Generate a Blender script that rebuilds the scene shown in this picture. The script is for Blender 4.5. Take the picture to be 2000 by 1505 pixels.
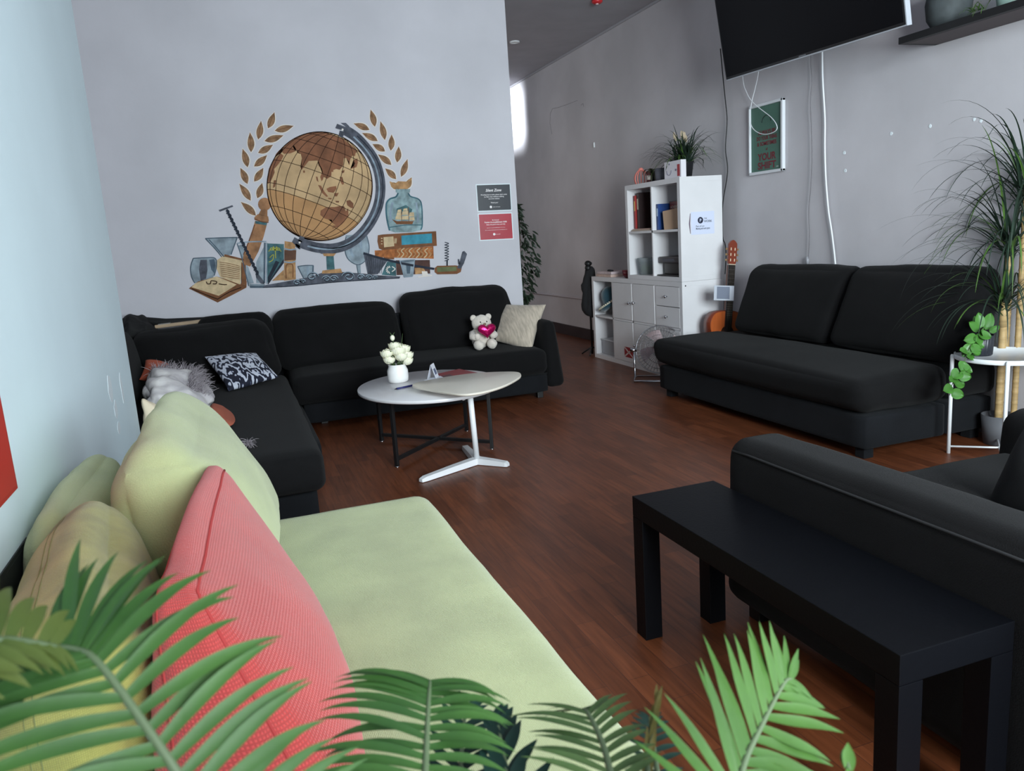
import bpy, bmesh, math, random
from mathutils import Vector, Matrix, noise
random.seed(7)
for o in list(bpy.data.objects): bpy.data.objects.remove(o)
SC = bpy.context.scene; COL = SC.collection
PI = math.pi
# ---------------------------------------------------------------- camera
FPX = 1525.78; YAW = math.radians(19.1914); PITCH = math.radians(10.9106); ROLL = math.radians(3.80395); CH = 1.2
def cam_axes():
    cy, sy, cp, sp = math.cos(YAW), math.sin(YAW), math.cos(PITCH), math.sin(PITCH)
    f = Vector((sy*cp, cy*cp, -sp)); r0 = Vector((cy, -sy, 0)); d0 = f.cross(r0)
    cr, sr = math.cos(ROLL), math.sin(ROLL)
    return cr*r0+sr*d0, -sr*r0+cr*d0, f
AR, AD, AF = cam_axes()
CAM = Vector((0, 0, CH))
cd = bpy.data.cameras.new('camera'); cam = bpy.data.objects.new('camera', cd); COL.objects.link(cam)
cd.sensor_width = 36; cd.lens = 36*FPX/2000; cd.clip_start = .02; cd.clip_end = 60
m = Matrix((( AR.x, -AD.x, -AF.x, 0), (AR.y, -AD.y, -AF.y, 0), (AR.z, -AD.z, -AF.z, CH), (0, 0, 0, 1)))
cam.matrix_world = m
cd.dof.use_dof = True; cd.dof.focus_distance = 3.4; cd.dof.aperture_fstop = 11.0
SC.camera = cam
def ray(px, py): return AR*((px-1000)/FPX)+AD*((py-752.5)/FPX)+AF
def Zp(px, py, z=0.): d = ray(px, py); return CAM+d*((z-CH)/d.z)      # point of the place seen at a pixel, on a level plane
def Xp(px, py, x): d = ray(px, py); return CAM+d*(x/d.x)              # on a plane x = const
def Yp(px, py, y): d = ray(px, py); return CAM+d*(y/d.y)              # on a plane y = const
def Dp(px, py, r): return CAM+ray(px, py).normalized()*r
# ---------------------------------------------------------------- world, exposure, daylight
w = bpy.data.worlds.new('world'); SC.world = w; w.use_nodes = True
bg = w.node_tree.nodes['Background']; bg.inputs[0].default_value = (.62, .8, 1, 1); bg.inputs[1].default_value = 1.0
vs = SC.view_settings; vs.view_transform = 'Standard'; vs.look = 'None'; vs.gamma = 1; vs.use_curve_mapping = False
vs.exposure = -0.28
SC.cycles.max_bounces = 8; SC.cycles.diffuse_bounces = 5; SC.cycles.transparent_max_bounces = 12
def area(name, loc, target, sx, sy, power, color, spread=180):
    l = bpy.data.lights.new(name, 'AREA'); l.shape = 'RECTANGLE'; l.size = sx; l.size_y = sy; l.energy = power; l.color = color; l.spread = math.radians(spread)
    o = bpy.data.objects.new(name, l); COL.objects.link(o); o.location = loc
    o.rotation_euler = (Vector(target)-Vector(loc)).to_track_quat('-Z', 'Y').to_euler(); return o
area('window_daylight', (1.55, -1.72, 1.75), (2.9, 3, 1.35), 2.1, 1.8, 330, (.88, .955, 1.0), 125)
area('side_window_daylight', (3.79, -.7, 1.65), (0, .6, 1.45), 1.3, 1.7, 62, (.86, .94, 1.0))
area('corridor_patch_beam', (.62, 9.78, 2.66), (3.67, 9.78, 2.66), .62, .62, 11, (.85, .93, 1.0), 9)  # narrow beam added to throw the bright patch on the corridor wall
area('corridor_warm_light', (.7, 8.0, 1.5), (3.67, 8.6, .7), .8, 1.3, 14, (1.0, .82, .66))  # warm area lamp aimed low at the right corridor wall
# ---------------------------------------------------------------- materials
def lin(c):
    return tuple(((v/255/12.92) if v/255 <= .04045 else ((v/255+.055)/1.055)**2.4) for v in c)+(1,)
MATS = {}
def mat(name, rgb, rough=.6, metal=0, var=0, vscale=4, bump=0, bscale=60, weave=0, wscale=300, sheen=0, spec=.5, rgb2=None, coat=0, tint=0, stretch=None, trans=0):
    if name in MATS: return MATS[name]
    M = bpy.data.materials.new(name); M.use_nodes = True; nt = M.node_tree; N = nt.nodes; L = nt.links
    b = N['Principled BSDF']; b.inputs['Base Color'].default_value = lin(rgb); b.inputs['Roughness'].default_value = rough
    b.inputs['Metallic'].default_value = metal; b.inputs['Specular IOR Level'].default_value = spec
    b.inputs['Sheen Weight'].default_value = sheen; b.inputs['Coat Weight'].default_value = coat
    if trans: b.inputs['Subsurface Weight'].default_value = trans; b.inputs['Subsurface Radius'].default_value = (.02, .03, .01)
    tc = N.new('ShaderNodeTexCoord'); src = tc.outputs['Object']
    if stretch:
        mp = N.new('ShaderNodeMapping'); mp.inputs['Scale'].default_value = stretch; L.new(src, mp.inputs[0]); src = mp.outputs[0]
    col = None
    if var or rgb2:
        n = N.new('ShaderNodeTexNoise'); n.inputs['Scale'].default_value = vscale; n.inputs['Detail'].default_value = 6; L.new(src, n.inputs['Vector'])
        r = N.new('ShaderNodeValToRGB'); r.color_ramp.elements[0].position = .35; r.color_ramp.elements[1].position = .66
        c2 = rgb2 or tuple(max(0, v*(1-var)) for v in rgb); r.color_ramp.elements[0].color = lin(c2); r.color_ramp.elements[1].color = lin(rgb)
        L.new(n.outputs[0], r.inputs[0]); L.new(r.outputs[0], b.inputs['Base Color']); col = r.outputs[0]
    h = None
    if bump:
        n2 = N.new('ShaderNodeTexNoise'); n2.inputs['Scale'].default_value = bscale; n2.inputs['Detail'].default_value = 4; L.new(src, n2.inputs['Vector']); 
        bp = N.new('ShaderNodeBump'); bp.inputs['Strength'].default_value = bump; bp.inputs['Distance'].default_value = .004
        L.new(n2.outputs[0], bp.inputs['Height']); L.new(bp.outputs[0], b.inputs['Normal']); h = bp
    if weave:
        uv = tc.outputs['UV']; ws = []
        for ax in ('X', 'Y'):
            wv = N.new('ShaderNodeTexWave'); wv.bands_direction = ax; wv.inputs['Scale'].default_value = wscale/20; wv.inputs['Distortion'].default_value = .6; wv.inputs['Detail Scale'].default_value = 3
            L.new(uv, wv.inputs['Vector']); ws.append(wv)
        mu = N.new('ShaderNodeMath'); mu.operation = 'MULTIPLY'; L.new(ws[0].outputs['Fac'], mu.inputs[0]); L.new(ws[1].outputs['Fac'], mu.inputs[1])
        bp2 = N.new('ShaderNodeBump'); bp2.inputs['Strength'].default_value = weave; bp2.inputs['Distance'].default_value = .002
        L.new(mu.outputs[0], bp2.inputs['Height'])
        if h: L.new(h.outputs[0], bp2.inputs['Normal'])
        L.new(bp2.outputs[0], b.inputs['Normal'])
        mx = N.new('ShaderNodeMix'); mx.data_type = 'RGBA'; mx.blend_type = 'MULTIPLY'
        rr = N.new('ShaderNodeValToRGB'); k = 1-weave*.5; rr.color_ramp.elements[0].color = (k, k, k, 1); rr.color_ramp.elements[1].color = (1, 1, 1, 1); rr.color_ramp.elements[1].position = .6
        L.new(mu.outputs[0], rr.inputs[0]); mx.inputs[0].default_value = 1
        if col: L.new(col, mx.inputs[6])
        else: mx.inputs[6].default_value = lin(rgb)
        L.new(rr.outputs[0], mx.inputs[7]); L.new(mx.outputs[2], b.inputs['Base Color'])
    MATS[name] = M; return M
def glass(name, rgb=(235, 245, 245), alpha=.15, rough=.03):
    if name in MATS: return MATS[name]
    M = bpy.data.materials.new(name); M.use_nodes = True; nt = M.node_tree; N = nt.nodes; L = nt.links
    N.remove(N['Principled BSDF']); t = N.new('ShaderNodeBsdfTransparent'); t.inputs[0].default_value = lin(rgb)
    g = N.new('ShaderNodeBsdfPrincipled'); g.inputs['Base Color'].default_value = lin(rgb); g.inputs['Roughness'].default_value = rough
    mx = N.new('ShaderNodeMixShader'); mx.inputs[0].default_value = alpha; L.new(t.outputs[0], mx.inputs[1]); L.new(g.outputs[0], mx.inputs[2])
    L.new(mx.outputs[0], N['Material Output'].inputs[0]); MATS[name] = M; return M
def wall_mat(name, rgb, blotch=.06):
    M = mat(name, rgb, rough=.75, var=blotch, vscale=1.3, bump=.12, bscale=35, spec=.25); return M
WALL = wall_mat('painted_wall', (201, 199, 205))
WALL_WORN = wall_mat('worn_wall', (205, 201, 205), .08)
WALL_LIT = wall_mat('near_wall_lit', (222, 238, 244), .03)  # wall paint lightened, putting the light that falls here into its colour
WALL_BACK = wall_mat('window_wall_darkened', (130, 122, 124), .05)  # unseen wall darkened to cut the light bounced from behind
CEIL = mat('ceiling_paint', (172, 170, 176), .8, var=.04, bump=.1)
def floor_mat():
    M = bpy.data.materials.new('wood_floor'); M.use_nodes = True; nt = M.node_tree; N = nt.nodes; L = nt.links; b = N['Principled BSDF']
    tc = N.new('ShaderNodeTexCoord'); mp = N.new('ShaderNodeMapping'); mp.inputs['Rotation'].default_value = (0, 0, PI/2); L.new(tc.outputs['Object'], mp.inputs[0])
    br = N.new('ShaderNodeTexBrick'); br.offset = .37; br.inputs['Color1'].default_value = lin((122, 68, 40)); br.inputs['Color2'].default_value = lin((99, 53, 29))
    br.inputs['Mortar'].default_value = lin((70, 40, 32)); br.inputs['Scale'].default_value = 1; br.inputs['Brick Width'].default_value = .34; br.inputs['Row Height'].default_value = .064
    br.inputs['Mortar Size'].default_value = .0009; br.inputs['Mortar Smooth'].default_value = .3; br.inputs['Bias'].default_value = 0
    L.new(mp.outputs[0], br.inputs[0])
    m2 = N.new('ShaderNodeMapping'); m2.inputs['Scale'].default_value = (30, 2.2, 1); L.new(tc.outputs['Object'], m2.inputs[0])
    n = N.new('ShaderNodeTexNoise'); n.inputs['Scale'].default_value = 2.2; n.inputs['Detail'].default_value = 8; n.inputs['Distortion'].default_value = .4; L.new(m2.outputs[0], n.inputs['Vector'])
    r = N.new('ShaderNodeValToRGB'); r.color_ramp.elements[0].position = .3; r.color_ramp.elements[1].position = .7
    r.color_ramp.elements[0].color = (.62, .58, .56, 1); r.color_ramp.elements[1].color = (1.12, 1.1, 1.1, 1); L.new(n.outputs[0], r.inputs[0])
    mx = N.new('ShaderNodeMix'); mx.data_type = 'RGBA'; mx.blend_type = 'MULTIPLY'; mx.inputs[0].default_value = 1; L.new(br.outputs[0], mx.inputs[6]); L.new(r.outputs[0], mx.inputs[7])
    L.new(mx.outputs[2], b.inputs['Base Color']); b.inputs['Roughness'].default_value = .42
    bp = N.new('ShaderNodeBump'); bp.inputs['Strength'].default_value = .15; bp.inputs['Distance'].default_value = .002; L.new(n.outputs[0], bp.inputs['Height']); L.new(bp.outputs[0], b.inputs['Normal'])
    return M
FLOOR = floor_mat()
CHAR = mat('charcoal_fabric', (20, 19.5, 20.5), .9, var=.14, vscale=9, bump=.35, bscale=350, weave=.3, wscale=2400, sheen=.03, spec=.12)
CHAR2 = mat('charcoal_base_fabric', (26, 27.5, 31), .9, var=.12, vscale=9, bump=.35, bscale=350, weave=.3, wscale=2400, sheen=.03, spec=.12)
GREEN = mat('green_fabric', (190, 198, 146), .9, var=.1, vscale=5, bump=.3, bscale=300, weave=.4, wscale=2300, sheen=.25, spec=.2)
GREEND = mat('soiled_green_fabric', (190, 186, 104), .9, var=.26, vscale=7, bump=.3, bscale=300, weave=.35, wscale=2300, sheen=.25, spec=.2)
PINK = mat('coral_fabric', (216, 84, 80), .88, var=.08, vscale=5, bump=.2, bscale=200, weave=.6, wscale=1150, sheen=.25, spec=.2)
BLACKLAM = mat('black_laminate', (8, 9, 13), .45, bump=.1, bscale=120, spec=.12)
WHITE = mat('white_laminate', (225, 226, 228), .45, var=.02)
WHITEMET = mat('white_metal', (228, 230, 232), .35)
BLACK = mat('black_metal', (14, 14, 16), .5)
CHROME = mat('chrome', (200, 200, 205), .18, metal=1)
# ---------------------------------------------------------------- mesh builder
class MB:
    def __init__(s): s.v = []; s.f = []; s.m = []; s.uv = []; s.sm = []
    def add(s, vs_, fs, mi=0, smooth=True, uvs=None):
        o = len(s.v); s.v += [Vector(v) for v in vs_]
        for i, f in enumerate(fs):
            s.f.append([o+k for k in f]); s.m.append(mi); s.sm.append(smooth); s.uv.append(uvs[i] if uvs else None)
        return s
    def box(s, c, d, bev=.004, rot=None, mi=0, seg=2):
        bm = bmesh.new(); bmesh.ops.create_cube(bm, size=1)
        for v in bm.verts: v.co = Vector((v.co.x*d[0], v.co.y*d[1], v.co.z*d[2]))
        if bev: bmesh.ops.bevel(bm, geom=list(bm.edges), offset=min(bev, min(d)*.45), segments=seg, affect='EDGES', profile=.7)
        R = (Matrix.Rotation(rot, 3, 'Z') if isinstance(rot, (int, float)) else rot) if rot is not None else Matrix.Identity(3)
        C = Vector(c); bm.verts.index_update()
        s.add([R@v.co+C for v in bm.verts], [[v.index for v in f.verts] for f in bm.faces], mi, False); bm.free(); return s
    def box2(s, a, b, bev=.004, mi=0, seg=2):
        a = Vector(a); b = Vector(b); return s.box((a+b)/2, [abs(b[i]-a[i]) for i in range(3)], bev, None, mi, seg)
    def tube(s, pts, r, n=8, mi=0, caps=True, flat=None):
        pts = [Vector(p) for p in pts]; k = len(pts); rs = r if isinstance(r, (list, tuple)) else [r]*k
        up = None; rings = []
        for i, p in enumerate(pts):
            t = (pts[min(i+1, k-1)]-pts[max(i-1, 0)])
            t = t.normalized() if t.length > 1e-9 else Vector((0, 0, 1))
            if up is None: up = t.orthogonal().normalized() if flat is None else Vector(flat)
            up = (up-t*up.dot(t)).normalized(); sd = t.cross(up)
            rings.append([p+(up*math.cos(a)+sd*math.sin(a))*rs[i] for a in (2*PI*j/n for j in range(n))])
        vs_ = [q for rg in rings for q in rg]; fs = []
        for i in range(k-1):
            for j in range(n): fs.append([i*n+j, i*n+(j+1) % n, (i+1)*n+(j+1) % n, (i+1)*n+j])
        if caps: fs += [list(range(n))[::-1], [(k-1)*n+j for j in range(n)]]
        return s.add(vs_, fs, mi)
    def bar(s, a, b, w_, h_, mi=0, bev=.002, up=(0, 0, 1)):
        a = Vector(a); b = Vector(b); t = (b-a); L_ = t.length; t.normalize(); u = Vector(up)
        if abs(t.dot(u)) > .98: u = Vector((0, 1, 0))
        sd = t.cross(u).normalized(); u = sd.cross(t)
        R = Matrix((t, sd, u)).transposed(); return s.box((a+b)/2, (L_, w_, h_), bev, R, mi)
    def lathe(s, prof, c, n=32, mi=0, axis=None, wob=None):
        C = Vector(c); vs_ = []; fs = []; k = len(prof)
        R = axis if axis is not None else Matrix.Identity(3)
        for (r, z) in prof:
            for j in range(n):
                a = 2*PI*j/n; rr = r*(1+(wob(a, z) if wob else 0)); vs_.append(R@Vector((rr*math.cos(a), rr*math.sin(a), z))+C)
        for i in range(k-1):
            for j in range(n): fs.append([i*n+j, i*n+(j+1) % n, (i+1)*n+(j+1) % n, (i+1)*n+j])
        if prof[0][0] > 1e-5: fs.append(list(range(n))[::-1])
        if prof[-1][0] > 1e-5: fs.append([(k-1)*n+j for j in range(n)])
        return s.add(vs_, fs, mi)
    def prism(s, poly, ext, mi=0, smooth=False):
        n = len(poly); a = [Vector(p) for p in poly]; e = Vector(ext)
        return s.add(a+[p+e for p in a], [list(range(n))[::-1], list(range(n, 2*n))]+[[i, (i+1) % n, n+(i+1) % n, n+i] for i in range(n)], mi, smooth)
    def ball(s, c, r, mi=0, n=16, sc=(1, 1, 1), R=None, nz=0, nf=30):
        C = Vector(c); vs_ = []; fs = []; m_ = n//2+1; R = R or Matrix.Identity(3)
        for i in range(m_+1):
            t = PI*i/m_
            for j in range(n):
                a = 2*PI*j/n; d = Vector((math.sin(t)*math.cos(a), math.sin(t)*math.sin(a), math.cos(t)))
                k = 1+(nz*noise.noise((d*r+C)*nf) if nz else 0)
                vs_.append(R@Vector((d.x*sc[0]*r*k, d.y*sc[1]*r*k, d.z*sc[2]*r*k))+C)
        for i in range(m_):
            for j in range(n): fs.append([i*n+j, (i+1)*n+j, (i+1)*n+(j+1) % n, i*n+(j+1) % n])
        return s.add(vs_, fs, mi)
    def hexa(s, corners, r=.05, bulge=(0, 0, 0), n=18, nz=.004, nf=5, mi=0, seed=0, pin=0, shape=None, fine=0):
        # soft rounded block spanned by 8 corners; corner index = (x) + 2*(y) + 4*(z)
        C = [Vector(c) for c in corners]
        hx = ((C[1]-C[0]).length+(C[3]-C[2]).length+(C[5]-C[4]).length+(C[7]-C[6]).length)/8
        hy = ((C[2]-C[0]).length+(C[3]-C[1]).length+(C[6]-C[4]).length+(C[7]-C[5]).length)/8
        hz = ((C[4]-C[0]).length+(C[5]-C[1]).length+(C[6]-C[2]).length+(C[7]-C[3]).length)/8
        H = Vector((hx, hy, hz)); rr = min(r, hx*.98, hy*.98, hz*.98); so = Vector((seed*3.1, seed*1.7, seed*2.3))
        def tri(u):
            x, y, z = [(q+1)/2 for q in u]
            a = C[0].lerp(C[1], x); b = C[2].lerp(C[3], x); c = C[4].lerp(C[5], x); d = C[6].lerp(C[7], x)
            return a.lerp(b, y).lerp(c.lerp(d, y), z)
        def surf(p):
            q = Vector((p[0]*hx, p[1]*hy, p[2]*hz)); inn = Vector([max(-(H[i]-rr), min(H[i]-rr, q[i])) for i in range(3)]); d = q-inn
            q = inn+(d.normalized() if d.length > 1e-7 else Vector((0, 0, 1)))*rr+Vector([bulge[i]*(1-p[(i+1) % 3]**2)*(1-p[(i+2) % 3]**2)*p[i] for i in range(3)])
            if pin: q = q*(1+pin*abs(p[0]*p[1]*p[2])**2)
            u = [q[i]/H[i] for i in range(3)]; wv = tri(u)
            return wv+(wv-tri([q_*.97 for q_ in u])).normalized()*(noise.noise(wv*nf+so)*nz+noise.noise(wv*nf*2.7+so)*nz*.4)
        s.surf = surf
        key = {}; vs_ = []; fs = []; uvs = []
        T = [math.sin(PI/2*(2*i/n-1))*.55+.45*(2*i/n-1) for i in range(n+1)]
        def vert(p):
            k = (round(p[0], 5), round(p[1], 5), round(p[2], 5))
            if k in key: return key[k]
            q = Vector((p[0]*hx, p[1]*hy, p[2]*hz))
            inn = Vector([max(-(H[i]-rr), min(H[i]-rr, q[i])) for i in range(3)]); d = q-inn
            nrm = d.normalized() if d.length > 1e-7 else Vector((0, 0, 1))
            q = inn+nrm*rr
            B = [bulge[i]*(1-p[(i+1) % 3]**2)*(1-p[(i+2) % 3]**2)*p[i] for i in range(3)]
            q = q+Vector(B)
            if pin:
                e = abs(p[0]*p[1]*p[2])**2; q = q*(1+pin*e)
            if shape: q = shape(q, p, H)
            u = [q[i]/H[i] for i in range(3)]; wv = tri(u)
            if nz: wv = wv+(wv-tri([q_*.97 for q_ in u])).normalized()*(noise.noise(wv*nf+so)*nz+noise.noise(wv*nf*2.7+so)*nz*.4)
            key[k] = len(vs_); vs_.append(wv); return key[k]
        for ax in range(3):
            b_, c_ = (ax+1) % 3, (ax+2) % 3
            for sg in (-1, 1):
                for i in range(n):
                    for j in range(n):
                        quad = []; uq = []
                        for (ii, jj) in ((i, j), (i+1, j), (i+1, j+1), (i, j+1)):
                            p = [0, 0, 0]; p[ax] = sg; p[b_] = T[ii]; p[c_] = T[jj]; quad.append(vert(p)); uq.append((T[ii]*H[b_], T[jj]*H[c_]))
                        if sg < 0: quad.reverse(); uq.reverse()
                        fs.append(quad); uvs.append(uq)
        return s.add(vs_, fs, mi, True, uvs)
    def soft(s, a, b, r=.05, bulge=(0, 0, 0), **k):
        a = Vector(a); b = Vector(b)
        return s.hexa([(b.x if i & 1 else a.x, b.y if i & 2 else a.y, b.z if i & 4 else a.z) for i in range(8)], r, bulge, **k)
    def pillow(s, o, ux, uz, t, n=24, mi=0, pinch=.1, nz=.006, nf=9, seed=0):
        # square-ish scatter cushion: centre o, half-extent vectors ux and uz, half thickness t
        o = Vector(o); ux = Vector(ux); uz = Vector(uz); nr = ux.cross(uz).normalized(); vs_ = []; fs = []; uvs = []; so = Vector((seed, seed*2, 0))
        def P_(u, v, sd):
            x = u*(1-pinch*(1-v*v)*u*u); z = v*(1-pinch*(1-u*u)*v*v)
            th = t*(max(0, 1-u**2)**.5*max(0, 1-v**2)**.5)**.85
            p = o+ux*x+uz*z+nr*sd*th
            return p+nr*noise.noise(p*nf+so)*nz*(1 if th > 0 else .3)
        for sd in (1, -1):
            b0 = len(vs_)
            T = [math.sin(PI/2*(2*i/n-1)) for i in range(n+1)]
            for i in range(n+1):
                for j in range(n+1): vs_.append(P_(T[i], T[j], sd))
            for i in range(n):
                for j in range(n):
                    q = [b0+i*(n+1)+j, b0+(i+1)*(n+1)+j, b0+(i+1)*(n+1)+j+1, b0+i*(n+1)+j+1]; uq = [(T[i], T[j]), (T[i+1], T[j]), (T[i+1], T[j+1]), (T[i], T[j+1])]
                    if sd < 0: q.reverse(); uq.reverse()
                    fs.append(q); uvs.append(uq)
        return s.add(vs_, fs, mi, True, uvs)
    def build(s, name, mats, parent=None, origin=None):
        if not isinstance(mats, (list, tuple)): mats = [mats]
        lo = Vector([min(v[i] for v in s.v) for i in range(3)]); hi = Vector([max(v[i] for v in s.v) for i in range(3)])
        o = Vector(origin) if origin else Vector(((lo.x+hi.x)/2, (lo.y+hi.y)/2, lo.z))
        me = bpy.data.meshes.new(name); me.from_pydata([v-o for v in s.v], [], s.f)
        for mm in mats: me.materials.append(mm)
        ul = me.uv_layers.new(name='UVMap')
        for i, p in enumerate(me.polygons):
            p.material_index = s.m[i]; p.use_smooth = s.sm[i]
            u = s.uv[i]
            if u:
                for k, li in enumerate(p.loop_indices): ul.data[li].uv = u[k]
            else:
                for k, li in enumerate(p.loop_indices): v = me.vertices[me.loops[li].vertex_index].co; ul.data[li].uv = (v.x+v.y, v.z)
        me.update()
        ob = bpy.data.objects.new(name, me); COL.objects.link(ob)
        ob.location = o-parent['_o'] if False else o
        if parent:
            ob.parent = parent; po = world_loc(parent); ob.location = o-po
        return ob
def world_loc(o):
    l = Vector(o.location)
    while o.parent: o = o.parent; l += Vector(o.location)
    return l
def thing(name, loc, label, cat, group=None):
    o = bpy.data.objects.new(name, None); o.empty_display_size = .05; COL.objects.link(o); o.location = loc
    return tag(o, label, cat, group)
def tag(o, label, cat, group=None, kind=None):
    o['label'] = label; o['category'] = cat
    if group: o['group'] = group
    if kind: o['kind'] = kind
    return o
def struct(o): o['kind'] = 'structure'; return o
def text_mesh(mb, txt, origin, ux, uz, size, mi=0, align='CENTER', shear=0, bold=0, lift=.0006, width=None):
    # lettering laid on a surface: ux = reading direction, uz = up, both unit; size = letter height
    cu = bpy.data.curves.new('t', 'FONT'); cu.body = txt; cu.size = 1; cu.align_x = align; cu.shear = shear; cu.offset = bold; cu.resolution_u = 3
    ob = bpy.data.objects.new('t', cu); COL.objects.link(ob); bpy.context.view_layer.update()
    dg = bpy.context.evaluated_depsgraph_get(); me = bpy.data.meshes.new_from_object(ob.evaluated_get(dg))
    ux = Vector(ux); uz = Vector(uz); nr = ux.cross(uz); o = Vector(origin)+nr*lift
    k = size/.72; kx = k
    if width and me.vertices:
        xs = [v.co.x for v in me.vertices]; kx = width/(max(xs)-min(xs))
    if me.vertices: mb.add([o+ux*v.co.x*kx+uz*v.co.y*k for v in me.vertices], [list(p.vertices) for p in me.polygons], mi, False)
    bpy.data.objects.remove(ob); bpy.data.curves.remove(cu); bpy.data.meshes.remove(me)
# ================================================================= ROOM
RX = 3.67; MY = 6.1; LX = -.5; LE = 4.12; CZ = 3.05; BY = -1.6; FY = 11.6
struct(MB().box2((-1.3, BY-.15, -.1), (RX+.15, FY+.15, 0), 0).build('floor', FLOOR))
struct(MB().box2((-1.3, BY-.15, CZ), (RX+.15, FY+.15, CZ+.1), 0).build('ceiling', CEIL))
b = MB(); b.box2((RX, .05, 0), (RX+.15, FY+.15, CZ), 0); b.box2((RX, BY-.15, 0), (RX+.15, .05, .75), 0); b.box2((RX, BY-.15, 2.6), (RX+.15, .05, CZ), 0); b.box2((RX, BY-.15, .75), (RX+.15, -1.45, 2.6), 0)
struct(b.build('wall_right', WALL_WORN))
b = MB()
for y in (-1.42, -.7, .02): b.box2((RX+.04, y-.025, .75), (RX+.1, y+.025, 2.6), .004)
b.box2((RX+.04, -1.45, .75), (RX+.1, .05, .8)); b.box2((RX+.04, -1.45, 2.55), (RX+.1, .05, 2.6))
wn = struct(b.build('window_3', WHITEMET))
MB().box2((RX+.065, -1.4, .8), (RX+.07, 0, 2.55), 0).build('window_pane', glass('window_glass', (245, 250, 250), .04), wn)
MUR_X = Yp(1004, 300, MY).x
struct(MB().box2((-1.1, MY, 0), (MUR_X, MY+.16, CZ), 0).build('wall_mural', WALL))
struct(MB().box2((-1.1, BY, 0), (LX, LE, CZ), 0).build('wall_left', WALL_LIT))
struct(MB().box2((-1.3, LE-.05, 0), (-.96, MY+.1, CZ), 0).build('wall_recess', WALL))
b = MB(); b.box2((-1.1, BY-.15, 0), (.45, BY, CZ), 0); b.box2((3.35, BY-.15, 0), (RX, BY, CZ), 0); b.box2((.45, BY-.15, 0), (3.35, BY, .85), 0); b.box2((.45, BY-.15, 2.65), (3.35, BY, CZ), 0)
struct(b.build('wall_back', WALL_BACK))
b = MB()
for x in (.475, 1.42, 2.38, 3.325): b.box2((x-.025, BY-.1, .85), (x+.025, BY-.04, 2.65), .004)
b.box2((.45, BY-.1, .85), (3.35, BY-.04, .9)); b.box2((.45, BY-.1, 2.6), (3.35, BY-.04, 2.65))
wn = struct(b.build('window_1', WHITEMET))
MB().box2((.5, BY-.075, .9), (3.3, BY-.069, 2.6), 0).build('window_pane', glass('window_glass', (245, 250, 250), .04), wn)
struct(MB().box2((-1.3, FY, 0), (RX, FY+.15, CZ), 0).build('wall_corridor_end', WALL))
b = MB(); b.box2((.3, MY+.16, 0), (.45, FY, .8), 0); b.box2((.3, MY+.16, .8), (.45, 7.5, CZ), 0); b.box2((.3, 10, .8), (.45, FY, CZ), 0)
struct(b.build('wall_corridor_left', WALL))
b = MB()
for y in (7.53, 8.75, 9.97): b.box2((.36, y-.03, .8), (.42, y+.03, CZ), .004)
b.box2((.36, 7.5, .8), (.42, 10, .86))
wn = struct(b.build('window_2', WHITEMET))  # unseen window, added as the supposed source of the corridor patch
MB().box2((.385, 7.56, .86), (.39, 9.94, CZ), 0).build('window_pane', glass('window_glass'), wn)
DARKW = mat('dark_skirting', (62, 52, 54), .5, var=.2)
struct(MB().box2((RX-.018, 4.5, 0), (RX, FY, .12), .004).build('baseboard_right', DARKW))
b = MB(); b.tube([(RX-.014, 6.9, .455), (RX-.014, 8.6, .45), (RX-.014, FY, .44)], .014)
struct(b.build('trim_1', mat('pipe_paint', (196, 190, 196), .5)))
struct(MB().box2((RX-.012, 5.0, CZ-.02), (RX, FY, CZ), .003).build('trim_2', CEIL))
# recessed downlight in the corridor ceiling
p = Zp(1005, 81, CZ); t = thing('downlight', (p.x, p.y, CZ-.012), 'small round recessed spotlight with a pale ring in the corridor ceiling', 'ceiling light')
MB().lathe([(.035, .012), (.05, .012), (.05, 0), (.036, 0), (.033, .01)], t.location, 24).build('trim_ring', WHITEMET, t)
MB().lathe([(.0001, .011), (.033, .011)], t.location, 24).build('lens', mat('lamp_lens', (120, 120, 122), .3), t)
p = Zp(1166, 0, CZ); t = thing('ceiling_alarm', (p.x, p.y, CZ-.03), 'red round alarm on the corridor ceiling at the top edge', 'alarm')
MB().lathe([(.0001, 0), (.03, .001), (.045, .012), (.045, .03)], t.location, 20).build('housing', mat('alarm_red', (190, 40, 45), .4), t)
MB().lathe([(.0001, -.006), (.012, -.004), (.013, .001)], t.location, 14).build('indicator', mat('alarm_lens', (230, 200, 200), .3), t)
# ================================================================= MURAL (flat paint on the wall, each painted subject its own part)
def W(cx, cy, k=0): p = Yp(340+cx/3.2258, 190+cy/3.2258, MY); p.y = MY-.0008-.0004*k; return p
def W2(cx, cy, k=0): return W((520+cx/5.788-340)*3.2258, (240+cy/5.788-190)*3.2258, k)        # globe close-up
def W3(cx, cy, k=0): return W((360+cx/6.839-340)*3.2258, (380+cy/6.839-190)*3.2258, k)        # left still life
def W4(cx, cy, k=0): return W((640+cx/6.545-340)*3.2258, (340+cy/6.545-190)*3.2258, k)        # right still life
def paint(n, c, v=.2, s=14): return mat('mural_'+n, c, .8, var=v, vscale=s, spec=.2)
mural = thing('wall_mural_painting', (1.0, MY, .9), 'painted mural of a tilted globe between laurel branches, above the corner sofa', 'mural')
def flat(mb, pts, mi=0):
    n = len(pts); a = sum(((pts[i].x*pts[(i+1) % n].z-pts[(i+1) % n].x*pts[i].z) for i in range(n)))
    pts = pts if a > 0 else pts[::-1]
    bm = bmesh.new(); vs_ = [bm.verts.new(p) for p in pts]; f = bm.faces.new(vs_); r = bmesh.ops.triangulate(bm, faces=[f]); bm.verts.index_update()
    mb.add([v.co.copy() for v in bm.verts], [[v.index for v in q.verts] for q in bm.faces], mi, False); bm.free()
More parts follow.
